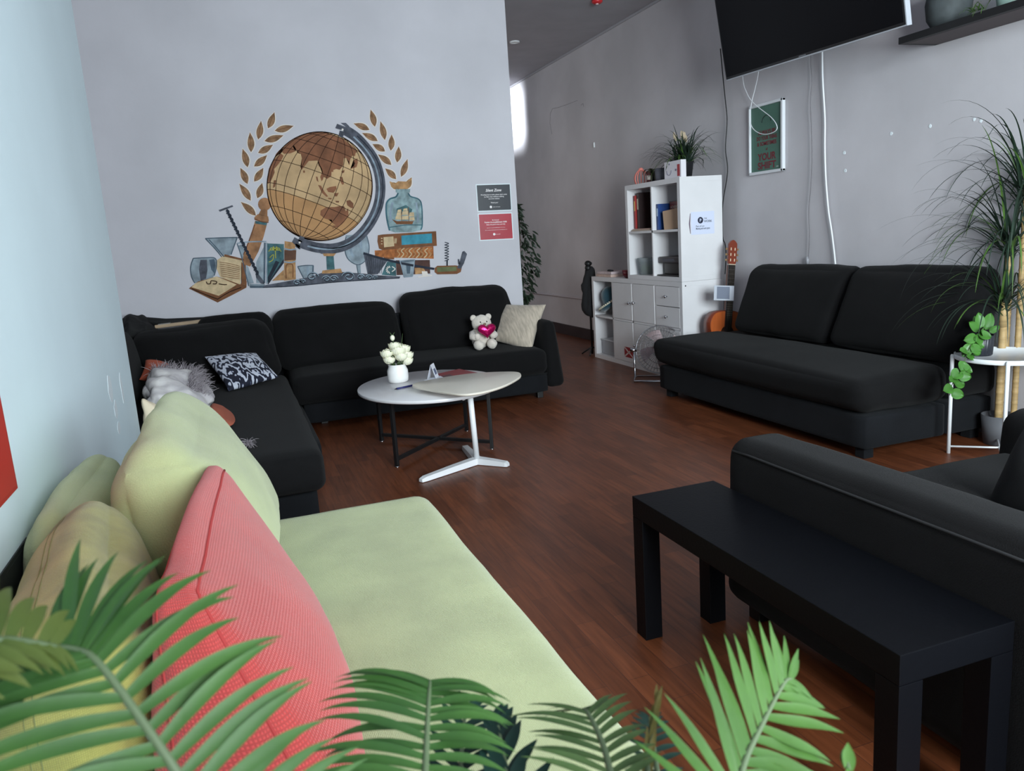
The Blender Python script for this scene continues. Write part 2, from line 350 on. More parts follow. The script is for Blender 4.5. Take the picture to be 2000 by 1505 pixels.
def stroke(mb, pts, w_, mi=0, taper=False):
    k = len(pts); L_ = []; R_ = []
    for i, p in enumerate(pts):
        t = (pts[min(i+1, k-1)]-pts[max(i-1, 0)]); t.y = 0; t.normalize(); nr = Vector((-t.z, 0, t.x)); ww = w_*(1-.8*i/(k-1)) if taper else w_
        L_.append(p+nr*ww/2); R_.append(p-nr*ww/2)
    for i in range(k-1): mb.add([L_[i], L_[i+1], R_[i+1], R_[i]], [[3, 2, 1, 0]], mi, False)
def spline(P, n=8):
    P = [Vector(p) for p in P]; out = []
    for i in range(len(P)-1):
        p0 = P[max(i-1, 0)]; p1 = P[i]; p2 = P[i+1]; p3 = P[min(i+2, len(P)-1)]
        for j in range(n):
            t = j/n; out.append(.5*((2*p1)+(p2-p0)*t+(2*p0-5*p1+4*p2-p3)*t*t+(3*p1-p0-3*p2+p3)*t**3))
    return out+[P[-1]]
TAN = paint('ocean', (205, 172, 130), .16, 5); TAN2 = paint('ocean_south', (190, 145, 100), .12, 5); BRN = paint('land', (146, 98, 72), .25, 8); INK = paint('ink', (62, 38, 26)); STEEL = paint('steel', (92, 95, 106), .3, 20); STEELD = paint('steel_dark', (46, 52, 64)); STEELL = paint('steel_light', (150, 166, 180), .2)
GLS = paint('glass', (158, 172, 182), .28, 12); GLSD = paint('glass_edge', (88, 104, 118)); TEALP = paint('teal', (78, 116, 122), .3, 20)
LEAF = paint('laurel', (158, 122, 92), .3, 25); HALO = paint('halo', (222, 214, 206), .02); CREAM = paint('page', (212, 188, 150), .15, 20); BOOK = paint('book_brown', (132, 88, 60), .2, 15); BOOKT = paint('book_tan', (190, 146, 102), .25, 25)
# globe disc: outline follows the painted outline
cx, cy, rx, ry = 604, 716, 596, 616
def G(u, v, k): return W2(cx+u*rx, cy-v*ry, k)
g = MB(); flat(g, [G(math.cos(2*PI*i/72), math.sin(2*PI*i/72), 1) for i in range(72)]); globe = g.build('globe', TAN, mural)
g = MB(); ax = math.radians(-20.0)
def sph(lon, lat, tilt=.10):
    x = math.cos(lat)*math.sin(lon); z = math.sin(lat); y = math.cos(lat)*math.cos(lon)
    y, z = y*math.cos(tilt)+z*math.sin(tilt)*-1, z*math.cos(tilt)+y*math.sin(tilt)
    return x*math.cos(ax)-z*math.sin(ax), x*math.sin(ax)+z*math.cos(ax), y
south = []
for i in range(33): a = sph(-PI/2+PI*i/32, math.radians(-24)); south.append((a[0], a[1]))
arc0 = math.atan2(south[-1][1], south[-1][0]); arc1 = math.atan2(south[0][1], south[0][0])
while arc1 > arc0: arc1 -= 2*PI
while arc1 < arc0-2*PI: arc1 += 2*PI
for i in range(1, 40): t = arc0+(arc1-arc0)*i/40; south.append((math.cos(t)*.997, math.sin(t)*.997))
sm = MB(); flat(sm, [G(x, y, 2) for x, y in south]); sm.build('southern_ocean', TAN2, globe)
lands = [
 [(70, 440), (110, 350), (150, 305), (190, 290), (180, 330), (200, 350), (260, 350), (330, 320), (300, 270), (310, 250), (340, 300), (360, 330), (385, 345), (400, 400), (385, 500), (400, 530), (440, 480), (480, 430), (580, 425), (600, 450), (595, 490), (630, 520), (625, 570), (610, 610), (625, 660), (640, 640), (650, 610), (690, 632), (735, 600), (738, 540), (790, 520), (830, 530), (868, 480), (875, 400), (905, 395), (935, 440), (938, 480), (950, 410), (985, 350), (1030, 330), (1010, 300), (960, 250), (880, 190), (820, 165), (740, 130), (640, 102), (540, 100), (420, 125), (300, 180), (180, 290), (110, 380)],
 [(15, 600), (28, 520), (60, 450), (120, 380), (165, 345), (190, 365), (205, 395), (170, 420), (135, 470), (90, 520), (95, 560), (70, 620), (50, 660), (20, 690), (12, 650)],
 [(610, 1040), (615, 990), (680, 950), (770, 950), (820, 940), (880, 940), (900, 1000), (925, 960), (930, 1040), (880, 1120), (850, 1150), (790, 1160), (745, 1120), (740, 1095), (700, 1090), (660, 1080)],
 [(905, 880), (945, 870), (985, 910), (985, 965), (955, 960), (915, 930)], [(680, 745), (715, 725), (790, 712), (795, 745), (760, 790), (700, 780)],
 [(585, 700), (620, 710), (660, 780), (700, 830), (680, 835), (630, 790)], [(830, 610), (860, 610), (862, 650), (880, 690), (860, 700), (840, 670)], [(765, 795), (820, 790), (800, 830), (775, 830)],
 [(985, 420), (1030, 400), (1035, 450), (1020, 500), (950, 520), (985, 490), (1005, 460)], [(960, 330), (1010, 330), (1005, 375), (975, 370)], [(85, 650), (112, 645), (100, 720), (75, 735)], [(415, 540), (435, 535), (438, 560), (420, 565)], [(850, 545), (885, 530), (880, 560), (855, 570)], [(735, 535), (760, 535), (755, 555), (735, 552)], [(750, 1160), (830, 1155), (800, 1180), (770, 1180)], [(745, 1180), (765, 1185), (755, 1200)],
 [(700, 845), (740, 850), (735, 865), (700, 858)], [(780, 880), (825, 882), (820, 900), (790, 898)], [(560, 605), (580, 610), (590, 670), (570, 650)]]
lm = MB()
for i, P_ in enumerate(lands): flat(lm, [W2(x, y, 3+.03*i) for x, y in P_])
lm.build('land_map', BRN, globe)
wm = MB()
flat(wm, [W2(x, y, 4) for x, y in ((195, 375), (200, 350), (262, 345), (335, 335), (390, 350), (402, 400), (385, 500), (300, 560), (170, 500), (145, 470))])
wm.build('inland_sea', TAN, globe)
gm = MB()
for la in (-60, -42, -24, -17, -8, 8, 24, 40, 56, 70):
    if la in (-8,): continue
    pts = [sph(math.radians(lo), math.radians(la)) for lo in range(-180, 181, 6)]; seg = []
    for p_ in pts:
        if p_[2] > -.02: seg.append(G(p_[0], p_[1], 5))
        else:
            if len(seg) > 1: stroke(gm, seg, .0042)
            seg = []
    if len(seg) > 1: stroke(gm, seg, .0042)
for lo in range(0, 180, 15):
    seg = []
    for la in range(0, 361, 6):
        lat = math.radians(la); p_ = sph(math.radians(lo+4), lat)
        if p_[2] > -.01: seg.append(G(p_[0], p_[1], 5))
        else:
            if len(seg) > 1: stroke(gm, seg, .0042)
            seg = []
    if len(seg) > 1: stroke(gm, seg, .0042)
stroke(gm, [G(math.cos(2*PI*i/90), math.sin(2*PI*i/90), 5) for i in range(91)], .006)
gm.build('grid_lines', INK, globe)
# meridian arc + stand
am = MB(); cen = [(880, 75), (1000, 150), (1110, 260), (1210, 400), (1270, 560), (1292, 740), (1262, 940), (1180, 1120), (1060, 1270), (920, 1370), (760, 1418), (600, 1412), (480, 1385), (370, 1345)]
stroke(am, spline([W2(x, y, 6) for x, y in cen], 6), .075, 0); stroke(am, spline([W2(x-14, y+6, 7) for x, y in cen[1:-1]], 6), .012, 2); stroke(am, spline([W2(x+26, y-4, 7) for x, y in cen[1:-1]], 6), .008, 1)
for P_ in ([(800, 10), (935, 60), (915, 100), (780, 60)], [(830, 85), (885, 100), (865, 170), (815, 150)], [(840, 0), (900, 0), (940, 40), (905, 50)], [(320, 1290), (410, 1340), (370, 1420), (290, 1345)], [(380, 1275), (435, 1290), (400, 1350), (360, 1330)], [(330, 1360), (400, 1395), (380, 1430), (330, 1400)]): flat(am, [W2(x, y, 7) for x, y in P_], 0)
for c in ((862, 75), (377, 1352)): flat(am, [W2(c[0]+12*math.cos(a*PI/5), c[1]+12*math.sin(a*PI/5), 8) for a in range(10)], 3)
am.build('meridian_arc', [STEEL, STEELD, STEELL, HALO], mural)
sb = MB()
flat(sb, [W(x, y, 8.2) for x, y in ((905, 962), (1035, 962), (1015, 985), (925, 985))], 0); flat(sb, [W(x, y, 8.6) for x, y in ((935, 983), (1020, 983), (1005, 1000), (945, 1000))], 1)
flat(sb, [W(x, y, 6) for x, y in ((958, 1000), (1005, 1000), (1012, 1085), (962, 1085))], 2); flat(sb, [W(x, y, 7) for x, y in ((935, 1090), (1050, 1078), (1060, 1105), (930, 1110))], 1)
flat(sb, [W(x, y, 5) for x, y in ((560, 1185), (700, 1160), (860, 1130), (930, 1105), (1060, 1100), (1200, 1110), (1280, 1120), (1425, 1128), (1420, 1140), (1200, 1150), (900, 1175), (700, 1195), (560, 1200))], 0)
stroke(sb, spline([W(x, y, 6) for x, y in ((560, 1196), (760, 1188), (1000, 1165), (1250, 1148), (1420, 1138))]), .006, 3)
def scroll(x, y, r, d=1, n=26, turns=1.3): return [W(x+d*r*(1-.75*i/n)*math.cos(turns*2*PI*i/n), y-r*.75*(1-.75*i/n)*math.sin(turns*2*PI*i/n), 8) for i in range(n+1)]
for (x, y, r, d) in ((775, 1165, 25, 1), (812, 1158, 16, -1), (870, 1128, 38, 1), (960, 1142, 26, -1), (1005, 1140, 26, 1), (1100, 1128, 42, -1), (1175, 1130, 22, 1), (1230, 1132, 20, -1), (1265, 1134, 14, 1)): stroke(sb, scroll(x, y, r, d), .011, 4); stroke(sb, scroll(x, y+4, r, d), .005, 3)
sb.build('globe_stand', [STEEL, BOOKT, TEALP, STEELD, STEELL], mural)
# laurel leaves (crop coordinates: base, tip, half width)
def leaf(mb, x0, y0, x1, y1, w_=26):
    for k, (s_, mi) in enumerate(((1.28, 0), (1, 1))):
        mx_, my_ = (x0+x1)/2, (y0+y1)/2; a = Vector(((x0-mx_)*s_**.5+mx_, (y0-my_)*s_**.5+my_)); b_ = Vector(((x1-mx_)*s_**.5+mx_, (y1-my_)*s_**.5+my_)); d = b_-a; nr = Vector((-d.y, d.x)).normalized(); L1 = []; L2 = []
        for i in range(9):
            t = i/8; q = a+d*t; ww = w_*s_*math.sin(PI*t**.85)**1.0
            L1.append(W(q.x+nr.x*ww, q.y+nr.y*ww, 3+k)); L2.append(W(q.x-nr.x*ww*.8, q.y-nr.y*ww*.8, 3+k))
        flat(mb, L1+L2[::-1][1:-1], mi)
    stroke(mb, [W(x0, y0, 5), W(x1, y1, 5)], .004, 2)
lb = MB()
for q in ((592, 195, 632, 95), (635, 210, 752, 180), (530, 265, 548, 150), (570, 275, 688, 240), (485, 345, 478, 222), (530, 350, 622, 300), (463, 440, 432, 325), (505, 435, 585, 365), (462, 545, 418, 445), (505, 530, 562, 445), (482, 650, 412, 545), (525, 635, 555, 540), (515, 745, 422, 660)): leaf(lb, *q, w_=24)
lb.build('laurel_branch', [HALO, LEAF, BOOK], mural)
lb = MB()
for q in ((1265, 185, 1238, 78), (1230, 205, 1132, 165), (1328, 268, 1300, 152), (1282, 275, 1185, 225), (1365, 335, 1370, 235), (1328, 340, 1250, 295), (1405, 410, 1415, 310), (1368, 425, 1285, 360), (1430, 500, 1470, 390), (1398, 515, 1330, 448), (1415, 580, 1358, 535), (1455, 580, 1495, 505)): leaf(lb, *q, w_=22)
lb.build('laurel_branch', [HALO, LEAF, BOOK], mural)
# left still life
def part(name, mats, items, WF=W3):
    mb_ = MB()
    for it in items:
        kind, mi, pts = it[0], it[1], it[2]; k = it[3] if len(it) > 3 else 4
        if kind == 'f': flat(mb_, [WF(x, y, k+mi*.3) for x, y in pts], mi)
        else: stroke(mb_, spline([WF(x, y, k+2+mi*.3) for x, y in pts], 5), it[4] if len(it) > 4 else .007, mi)
    mb_.build(name, mats, mural)
part('round_glass', [GLS, GLSD, STEEL], [('f', 0, [(120, 850), (410, 840), (435, 950), (400, 1080), (330, 1170), (140, 1180), (90, 1090), (78, 990)], 2), ('f', 2, [(215, 870), (300, 870), (310, 1000), (290, 1120), (220, 1150), (195, 1000)], 3), ('s', 1, [(120, 850), (85, 960), (95, 1090), (140, 1180)]), ('s', 1, [(120, 850), (270, 842), (410, 848), (430, 950), (400, 1080)]), ('f', 1, [(330, 870), (400, 860), (420, 950), (400, 1050), (360, 1000)], 3)])
part('funnel', [GLS, GLSD], [('f', 0, [(280, 585), (710, 570), (630, 800), (520, 830)], 2), ('s', 1, [(280, 585), (500, 575), (712, 570)]), ('s', 1, [(285, 590), (400, 710), (500, 830)]), ('s', 1, [(330, 600), (430, 710), (530, 830)]), ('s', 1, [(705, 580), (660, 700), (625, 800)])])
part('rolling_pin', [paint('pin_wood', (176, 128, 92), .3, 12), paint('pin_dark', (120, 78, 56)), TEALP], [('f', 0, [(945, 350), (1110, 370), (1060, 560), (990, 760), (880, 960), (770, 920), (800, 760), (870, 600)], 3), ('f', 0, [(935, 300), (980, 260), (1120, 290), (1130, 350), (1100, 385), (940, 340)], 4), ('f', 0, [(1030, 190), (1110, 210), (1110, 290), (990, 265)], 4), ('f', 0, [(1072+88*math.cos(a*PI/9), 128+88*math.sin(a*PI/9)) for a in range(18)], 5), ('s', 1, [(935, 320), (1030, 360), (1125, 370)]), ('f', 2, [(950, 350), (1105, 370), (1095, 410), (945, 385)], 4), ('s', 1, [(940, 400), (870, 600), (790, 800)])])
part('twisted_spoon', [STEELD, STEEL], [('f', 1, [(458, 205), (640, 140), (655, 160), (475, 228)], 5)]+[('s', 0, [(560+i*26, 205+i*54), (585+i*26, 225+i*54), (578+i*26, 262+i*54)], 8, .02) for i in range(16)]+[('f', 1, [(950, 1050), (985, 1055), (1060, 1150), (1070, 1195), (1020, 1185), (960, 1110)], 8)])
part('tall_glass', [GLS, GLSD, STEELL], [('s', 2, [(705, 650), (860, 630), (1095, 625)], 6, .009), ('s', 1, [(705, 650), (770, 850), (860, 1220)], 6), ('s', 1, [(1075, 640), (1072, 900), (1068, 1180)], 6, .012), ('s', 2, [(1100, 640), (1100, 1190)], 6, .008), ('f', 0, [(865, 1190), (1075, 1190), (1070, 1245), (875, 1245)], 4), ('f', 1, [(870, 1215), (1060, 1215), (1060, 1245), (880, 1245)], 5), ('f', 0, [(720, 680), (780, 660), (830, 900), (930, 1180), (860, 1190)], 1), ('f', 0, [(960, 900), (1060, 700), (1065, 1180), (960, 1180)], 1)])
part('open_book', [CREAM, BOOK, INK], [('f', 1, [(60, 1252), (180, 1160), (430, 1090), (800, 1200), (835, 1150), (830, 1240), (640, 1340), (445, 1440)], 3), ('f', 0, [(95, 1235), (150, 1180), (430, 1090), (700, 1200), (560, 1290), (460, 1350)], 5), ('f', 0, [(480, 1100), (420, 960), (430, 880), (540, 800), (790, 870), (770, 1000), (750, 1200), (640, 1160)], 5), ('f', 1, [(540, 795), (800, 860), (800, 885), (530, 825)], 6), ('f', 1, [(760, 900), (820, 940), (830, 1180), (760, 1220), (770, 1050)], 6), ('s', 2, [(100, 1255), (300, 1340), (450, 1395)], 7), ('s', 2, [(445, 1395), (600, 1300), (760, 1240)], 7), ('s', 2, [(295, 1160), (310, 1190), (350, 1185), (360, 1150), (430, 1160), (420, 1190), (380, 1190)], 7), ('s', 2, [(460, 1190), (520, 1200), (570, 1200)], 7)]+[('s', 1, [(470+3*i, 900+26*i), (600, 920+26*i), (740, 955+24*i)], 7, .004) for i in range(8)])
part('green_book', [TEALP, paint('yellow_motif', (176, 176, 80)), BOOKT, STEELD], [('f', 0, [(1105, 650), (1330, 660), (1330, 900), (1110, 1180)], 2), ('f', 2, [(1170, 1150), (1330, 1000), (1330, 1140)], 3), ('f', 3, [(1110, 1190), (1330, 850), (1330, 910), (1120, 1200)], 4), ('f', 3, [(1115, 1100), (1220, 880), (1270, 900), (1120, 1180)], 4)]+[('s', 1, [(1210, 740), (1210+60*math.cos(a), 740-50*math.sin(a)), (1210+85*math.cos(a), 760-30*math.sin(a))], 5, .006) for a in (0, .6, 1.2, 1.9, 2.5, 3.1)]+[('s', 1, [(1215, 730), (1220, 850)], 5, .006), ('s', 1, [(1140, 840), (1190, 800), (1180, 870), (1130, 900)], 5, .006)])
part('jar', [BOOKT, paint('label', (104, 74, 60)), STEELL, BOOK], [('f', 0, [(1340, 620), (1480, 640), (1490, 1130), (1330, 1150)], 4), ('f', 1, [(1335, 740), (1495, 740), (1490, 870), (1335, 880)], 5), ('s', 2, [(1335, 720), (1410, 735), (1495, 725)], 6, .01), ('s', 2, [(1335, 895), (1410, 905), (1490, 890)], 6, .01), ('s', 3, [(1360, 1120), (1360, 950), (1410, 925), (1450, 950), (1450, 1110)], 6)])
part('shot_glass', [GLS, GLSD, STEELL], [('f', 0, [(1515, 955), (1725, 940), (1720, 1080), (1590, 1120)], 2), ('s', 1, [(1515, 960), (1560, 1050), (1595, 1120)]), ('s', 1, [(1515, 958), (1620, 945), (1725, 945)]), ('s', 1, [(1720, 945), (1715, 1080)], 4, .011), ('s', 2, [(1650, 960), (1650, 1080)], 4, .02)])
# right still life
part('wine_glass', [GLS, GLSD, STEELL], [('f', 0, [(230, 780), (500, 760), (535, 920), (500, 1080), (420, 1150), (330, 1140), (240, 1060), (215, 900)], 1), ('f', 0, [(370, 1150), (420, 1150), (425, 1280), (385, 1280)], 1), ('s', 1, [(235, 800), (215, 920), (245, 1060), (330, 1140), (420, 1150), (505, 1070), (530, 930), (500, 790)], 2), ('s', 1, [(370, 1160), (390, 1280)], 2), ('s', 2, [(290, 850), (290, 960), (330, 1060)], 2, .02), ('s', 2, [(420, 820), (425, 950)], 2, .02)], WF=W4)
part('corked_bottle', [paint('bottle_glass', (152, 176, 180), .3, 16), paint('bottle_edge', (70, 110, 122)), BOOKT, STEELL], [('f', 2, [(790, 90), (860, 120), (900, 90), (1010, 95), (1075, 45), (1060, 150), (1020, 190), (860, 190), (810, 160)], 6), ('f', 0, [(865, 190), (1055, 190), (1050, 235), (870, 235)], 5), ('f', 0, [(895, 235), (1030, 235), (1050, 280), (1170, 320), (1200, 400), (1210, 640), (1190, 715), (1080, 740), (860, 745), (790, 720), (750, 560), (745, 380), (800, 310), (880, 285)], 4), ('s', 1, [(900, 240), (870, 290), (790, 320), (748, 390), (755, 560), (790, 720)], 5, .012), ('s', 1, [(1030, 240), (1060, 285), (1160, 320), (1200, 400), (1208, 640), (1190, 710)], 5, .01), ('s', 1, [(790, 680), (1000, 650), (1205, 650)], 5), ('s', 3, [(830, 360), (800, 480), (810, 600)], 5, .018), ('s', 3, [(1130, 360), (1150, 520), (1150, 620)], 5, .014)], WF=W4)
part('model_ship', [CREAM, BOOK, TEALP], [('f', 2, [(880, 440), (1000, 395), (1080, 450), (1060, 520), (880, 520)], 6), ('f', 1, [(820, 575), (880, 600), (1090, 600), (1110, 570), (1080, 640), (880, 640)], 8)]+[('f', 0, [(x, y), (x+w_, y-5), (x+w_+5, y+h_), (x-8, y+h_)], 9) for x, y, w_, h_ in ((895, 455, 40, 30), (885, 490, 50, 40), (870, 535, 65, 45), (970, 440, 45, 28), (955, 475, 70, 45), (950, 535, 80, 45), (1045, 490, 55, 50), (1050, 550, 55, 40))]+[('s', 1, [(940, 440), (945, 600)], 8, .004), ('s', 1, [(1030, 420), (1035, 600)], 8, .004)], WF=W4)
part('book_stack', [BOOK, CREAM, paint('turquoise', (70, 150, 172), .2), BOOKT, paint('flame', (182, 112, 66), .3, 30), paint('maroon', (92, 66, 60))], [('f', 0, [(640, 780), (700, 770), (1385, 728), (1395, 915), (700, 968), (655, 950), (635, 860)], 5), ('f', 1, [(712, 805), (838, 795), (850, 920), (720, 935)], 6), ('f', 2, [(940, 785), (1330, 757), (1335, 880), (945, 905)], 6), ('f', 4, [(600, 975), (1350, 920), (1355, 1080), (605, 1060)], 3), ('f', 0, [(700, 960), (845, 955), (850, 1090), (720, 1080)], 4), ('f', 5, [(870, 1100), (1305, 1095), (1310, 1270), (880, 1290)], 1), ('f', 0, [(1110, 1100), (1300, 1095), (1310, 1180), (1110, 1180)], 2), ('f', 3, [(1110, 1200), (1220, 1190), (1260, 1260), (1120, 1280)], 2)]+[('s', 1 if i % 2 else 3, [(880+50*i, 1070), (920+50*i, 1020), (890+50*i, 980), (930+50*i, 945)], 4, .008) for i in range(9)]+[('s', 1, [(680, 820+i*35), (700, 820+i*35)], 6) for i in range(3)]+[('s', 1, [(860+i*16, 820), (855+i*16, 885)], 6) for i in range(2)], WF=W4)
part('dustpan_brush', [STEEL, STEELD, TEALP, HALO], [('f', 0, [(455, 1005), (490, 1025), (760, 1110), (640, 1280), (510, 1280)], 7), ('f', 2, [(760, 1115), (870, 1130), (875, 1300), (690, 1285)], 6), ('s', 1, [(455, 1010), (700, 1080), (1000, 1150), (1360, 1210)], 9, .018)]+[('s', 1, [(490+30*i, 1045+8*i), (530+22*i, 1270)], 7, .003) for i in range(8)]+[('s', 3, [(790+50*math.cos(a), 1220+50*math.sin(a)), (790+25*math.cos(a+.4), 1220+25*math.sin(a+.4))], 8, .006) for a in [PI*.5+i*.5 for i in range(7)]]+[('s', 3, [(820, 1180), (860, 1210), (820, 1245)], 8, .007)], WF=W4)
part('tumbler', [GLS, GLSD, STEELL], [('f', 0, [(920, 1100), (1110, 1085), (1085, 1300), (975, 1310)], 10), ('s', 2, [(920, 1100), (950, 1210), (975, 1315)], 11), ('s', 2, [(1110, 1090), (1085, 1300)], 11), ('s', 2, [(975, 1315), (1085, 1305)], 11), ('s', 1, [(930, 1115), (1100, 1105)], 11), ('f', 1, [(1000, 1150), (1060, 1150), (1050, 1270), (1010, 1270)], 10.5)], WF=W4)
part('corkscrew_knife', [paint('olive', (112, 120, 84), .2), BOOK, STEELD, STEEL], [('f', 1, [(1365, 1200), (1400, 1170), (1640, 1165), (1715, 1185), (1700, 1250), (1650, 1275), (1400, 1280), (1365, 1250)], 8), ('f', 0, [(1395, 1190), (1640, 1180), (1650, 1235), (1400, 1250)], 9), ('s', 2, [(1525, 1170), (1525, 1100)], 8, .012), ('f', 3, [(1650, 1200), (1680, 1140), (1720, 990), (1745, 980), (1780, 1020), (1740, 1140), (1700, 1210)], 8), ('f', 3, [(1660, 1085), (1680, 1085), (1690, 1150), (1665, 1150)], 8)]+[('s', 2, [(1495, 870+i*34), (1545, 885+i*34), (1492, 905+i*34)], 8, .006) for i in range(7)], WF=W4)
part('spilled_sugar', [HALO, CREAM], [('f', 0, [(1200, 1240), (1270, 1240), (1285, 1290), (1210, 1300)], 8), ('f', 0, [(1150, 1310), (1330, 1285), (1330, 1300), (1160, 1320)], 8)], WF=W4)
# ================================================================= SIGNS ON THE MURAL WALL
def sheet(name, label, px4, bg_rgb, lines, logo=None, border=.008):
    Q = [Yp(x, y, MY) for x, y in px4]   # tl tr br bl
    ux = (Q[1]-Q[0]+Q[2]-Q[3]); wd = ux.length/2; ux.normalize(); uz = (Q[0]-Q[3]+Q[1]-Q[2]); hg = uz.length/2; uz.normalize(); c = sum(Q, Vector())/4; c.y = MY-.0022
    t = thing(name, c, label, 'sign', 'laminated notices on the mural wall')
    def rect(w_, h_, y): return [c-ux*w_/2-uz*h_/2+Vector((0, y, 0)), c+ux*w_/2-uz*h_/2+Vector((0, y, 0)), c+ux*w_/2+uz*h_/2+Vector((0, y, 0)), c-ux*w_/2+uz*h_/2+Vector((0, y, 0))]
    MB().prism(rect(wd+2*border, hg+2*border, 0), (0, .0018, 0)).build('laminate_border', mat('laminate', (214, 224, 228), .25), t)
    MB().prism(rect(wd, hg, -.0006), (0, .0006, 0)).build('printed_face', mat(name+'_ink', bg_rgb, .3, var=.1, vscale=6, coat=.4), t)
    tx = MB()
    for (s_, x, y, sz, bd, sh, wfrac) in lines: text_mesh(tx, s_, c-ux*wd/2+ux*x*wd-uz*hg/2+uz*y*hg+Vector((0, -.0006, 0)), ux, uz, sz*hg, 0, shear=sh, bold=bd, width=wfrac*wd if wfrac else None)
    if logo:
        lc = c-ux*wd/2+ux*logo[0]*wd-uz*hg/2+uz*logo[1]*hg+Vector((0, -.0012, 0)); r = logo[2]*hg
        dm = MB(); flat(dm, [lc+ux*r*math.cos(a*PI/9)+uz*r*math.sin(a*PI/9) for a in range(18)]); dm.build('logo_dot', mat(name+'_lettering', (232, 226, 226), .4), t)
    tx.build('lettering', mat(name+'_lettering', (232, 226, 226), .4), t)
sheet('silent_zone_sign', 'black laminated Silent Zone notice on the wall, above the red one', [(930.8, 361.7), (995.1, 359.9), (998.1, 409.1), (934.2, 411.7)], (34, 38, 46),
      [('Silent Zone', .49, .74, .105, .02, .3, .48), ('Working here is calm, please don\'t come', .5, .595, .05, .012, 0, .8), ('to this area without talking', .5, .515, .05, .012, 0, .6), ('on a low volume.', .5, .435, .05, .012, 0, .34), ('Thank you!', .5, .28, .05, .012, 0, .22), ('silent work space', .56, .12, .03, 0, 0, .22)], (.385, .135, .05))
sheet('red_notice_sign', 'red laminated notice on the wall, directly below the black Silent Zone notice', [(935.1, 419.1), (998.2, 416.5), (1001.6, 465.3), (938.1, 468.3)], (176, 34, 52),
      [('Be kind and', .5, .745, .045, .01, 0, .2), ('Review Accomplishment 10:00', .5, .655, .06, .02, 0, .68), ('keep the place clean and tidy', .5, .57, .05, .01, 0, .58), ('please use your headphones in the zone', .5, .45, .03, 0, 0, .56), ('please respect other people who are working near you', .5, .36, .03, 0, 0, .68), ('silent work', .54, .185, .03, 0, 0, .16)], (.43, .2, .05))
# ================================================================= SHEETS ON THE NEAR LEFT WALL
for nm, z0, z1, rgb, lb_ in (('red_poster', .722, 1.6, (184, 44, 34), 'plain red poster on the near left wall at the left edge of the photo'), ('black_poster', .02, .607, (30, 34, 36), 'plain black panel low on the near left wall, behind the green cushion')):
    t = thing(nm, (LX, 1.5, z0), lb_, 'poster')
    MB().box2((LX+.0005, 1.05, z0), (LX+.004, 1.94, z1), .001).build('board', mat(nm+'_ink', rgb, .55, var=.05), t)
    MB().box2((LX+.004, 1.06, z0+.01), (LX+.0046, 1.93, z1-.01), 0).build('print_area', mat(nm+'_face', tuple(min(255, v+4) for v in rgb), .5), t)
# ================================================================= PLASTER DAMAGE
PL = mat('fresh_plaster', (228, 236, 240), .8, bump=.4, bscale=80)
def blob_on_x(name, x, pts_px, th, label, cat='plaster patch'):
    mb_ = MB()
    for (px, py, w_, h_) in pts_px:
        c = Xp(px, py, x); e1 = abs((Xp(px+w_, py, x)-c).y); e2 = abs((Xp(px, py+h_, x)-c).z); s_ = -1 if x > 0 else 1; n = 14
        P0 = []
        for i in range(n):
            a = 2*PI*i/n; k = 1+.35*noise.noise(Vector((math.cos(a)*2, math.sin(a)*2, px*.1))); P0.append(Vector((x, c.y+e1*k*math.cos(a), c.z+e2*k*math.sin(a))))
        mb_.prism(P0 if s_ < 0 else P0, (s_*th, 0, 0))
    o = mb_.build(name, PL); tag(o, label, cat, 'white filler dots on the right wall' if name == 'filler_dot' else 'plaster streaks on the near left wall'); return o
for q_, l_ in (((215, 760, 4, 30), 'longest white plaster streak on the near left wall, leftmost of the upper four'), ((226, 800, 3, 22), 'white plaster streak second from the left on the near left wall'), ((238, 760, 2, 36), 'thin white plaster streak nearest the end of the near left wall'), ((232, 835, 3, 14), 'short plaster streak lowest of the four near the wall end'), ((168, 925, 3, 12), 'upper of two small plaster drips low on the near left wall'), ((174, 942, 2, 8), 'lower of two small plaster drips low on the near left wall')):
    blob_on_x('plaster_streak', LX, [q_], .0012, l_)
for i, (px, py, lb_) in enumerate(((1649, 298, 'white filler dot on the right wall, left of the other dots, upper of two'), (1651, 333, 'white filler dot on the right wall, lower of the two nearest the white cable'), (1741, 261, 'white filler dot in the middle of the right wall row'), (1817, 246, 'white filler dot on the right wall, just left of the pair'), (1903, 233, 'left one of the paired white filler dots on the right wall'), (1916, 236, 'right one of the paired white filler dots on the right wall'))):
    blob_on_x('filler_dot', RX, [(px, py, 2.6, 3.4)], .002, lb_, 'wall filler')
b = MB(); p = Xp(1161, 283, RX); b.box((RX-.006, p.y, p.z), (.012, .022, .05), .003); o = b.build('wall_hook', WHITEMET); tag(o, 'small white adhesive hook on the far right wall above the cabinet', 'hook')
# cracked plaster lines on the far right wall
b = MB()
for pts in ([(1075, 222), (1079, 212), (1090, 210), (1110, 203), (1128, 196)], [(1135, 205), (1139, 202), (1140, 208)], [(1075, 222), (1074, 240), (1078, 262)]):
    b.tube([Xp(x, y, RX-.0005) for x, y in pts], .002, 4)
o = b.build('trim_3', mat('crack', (130, 126, 132), .9)); struct(o)
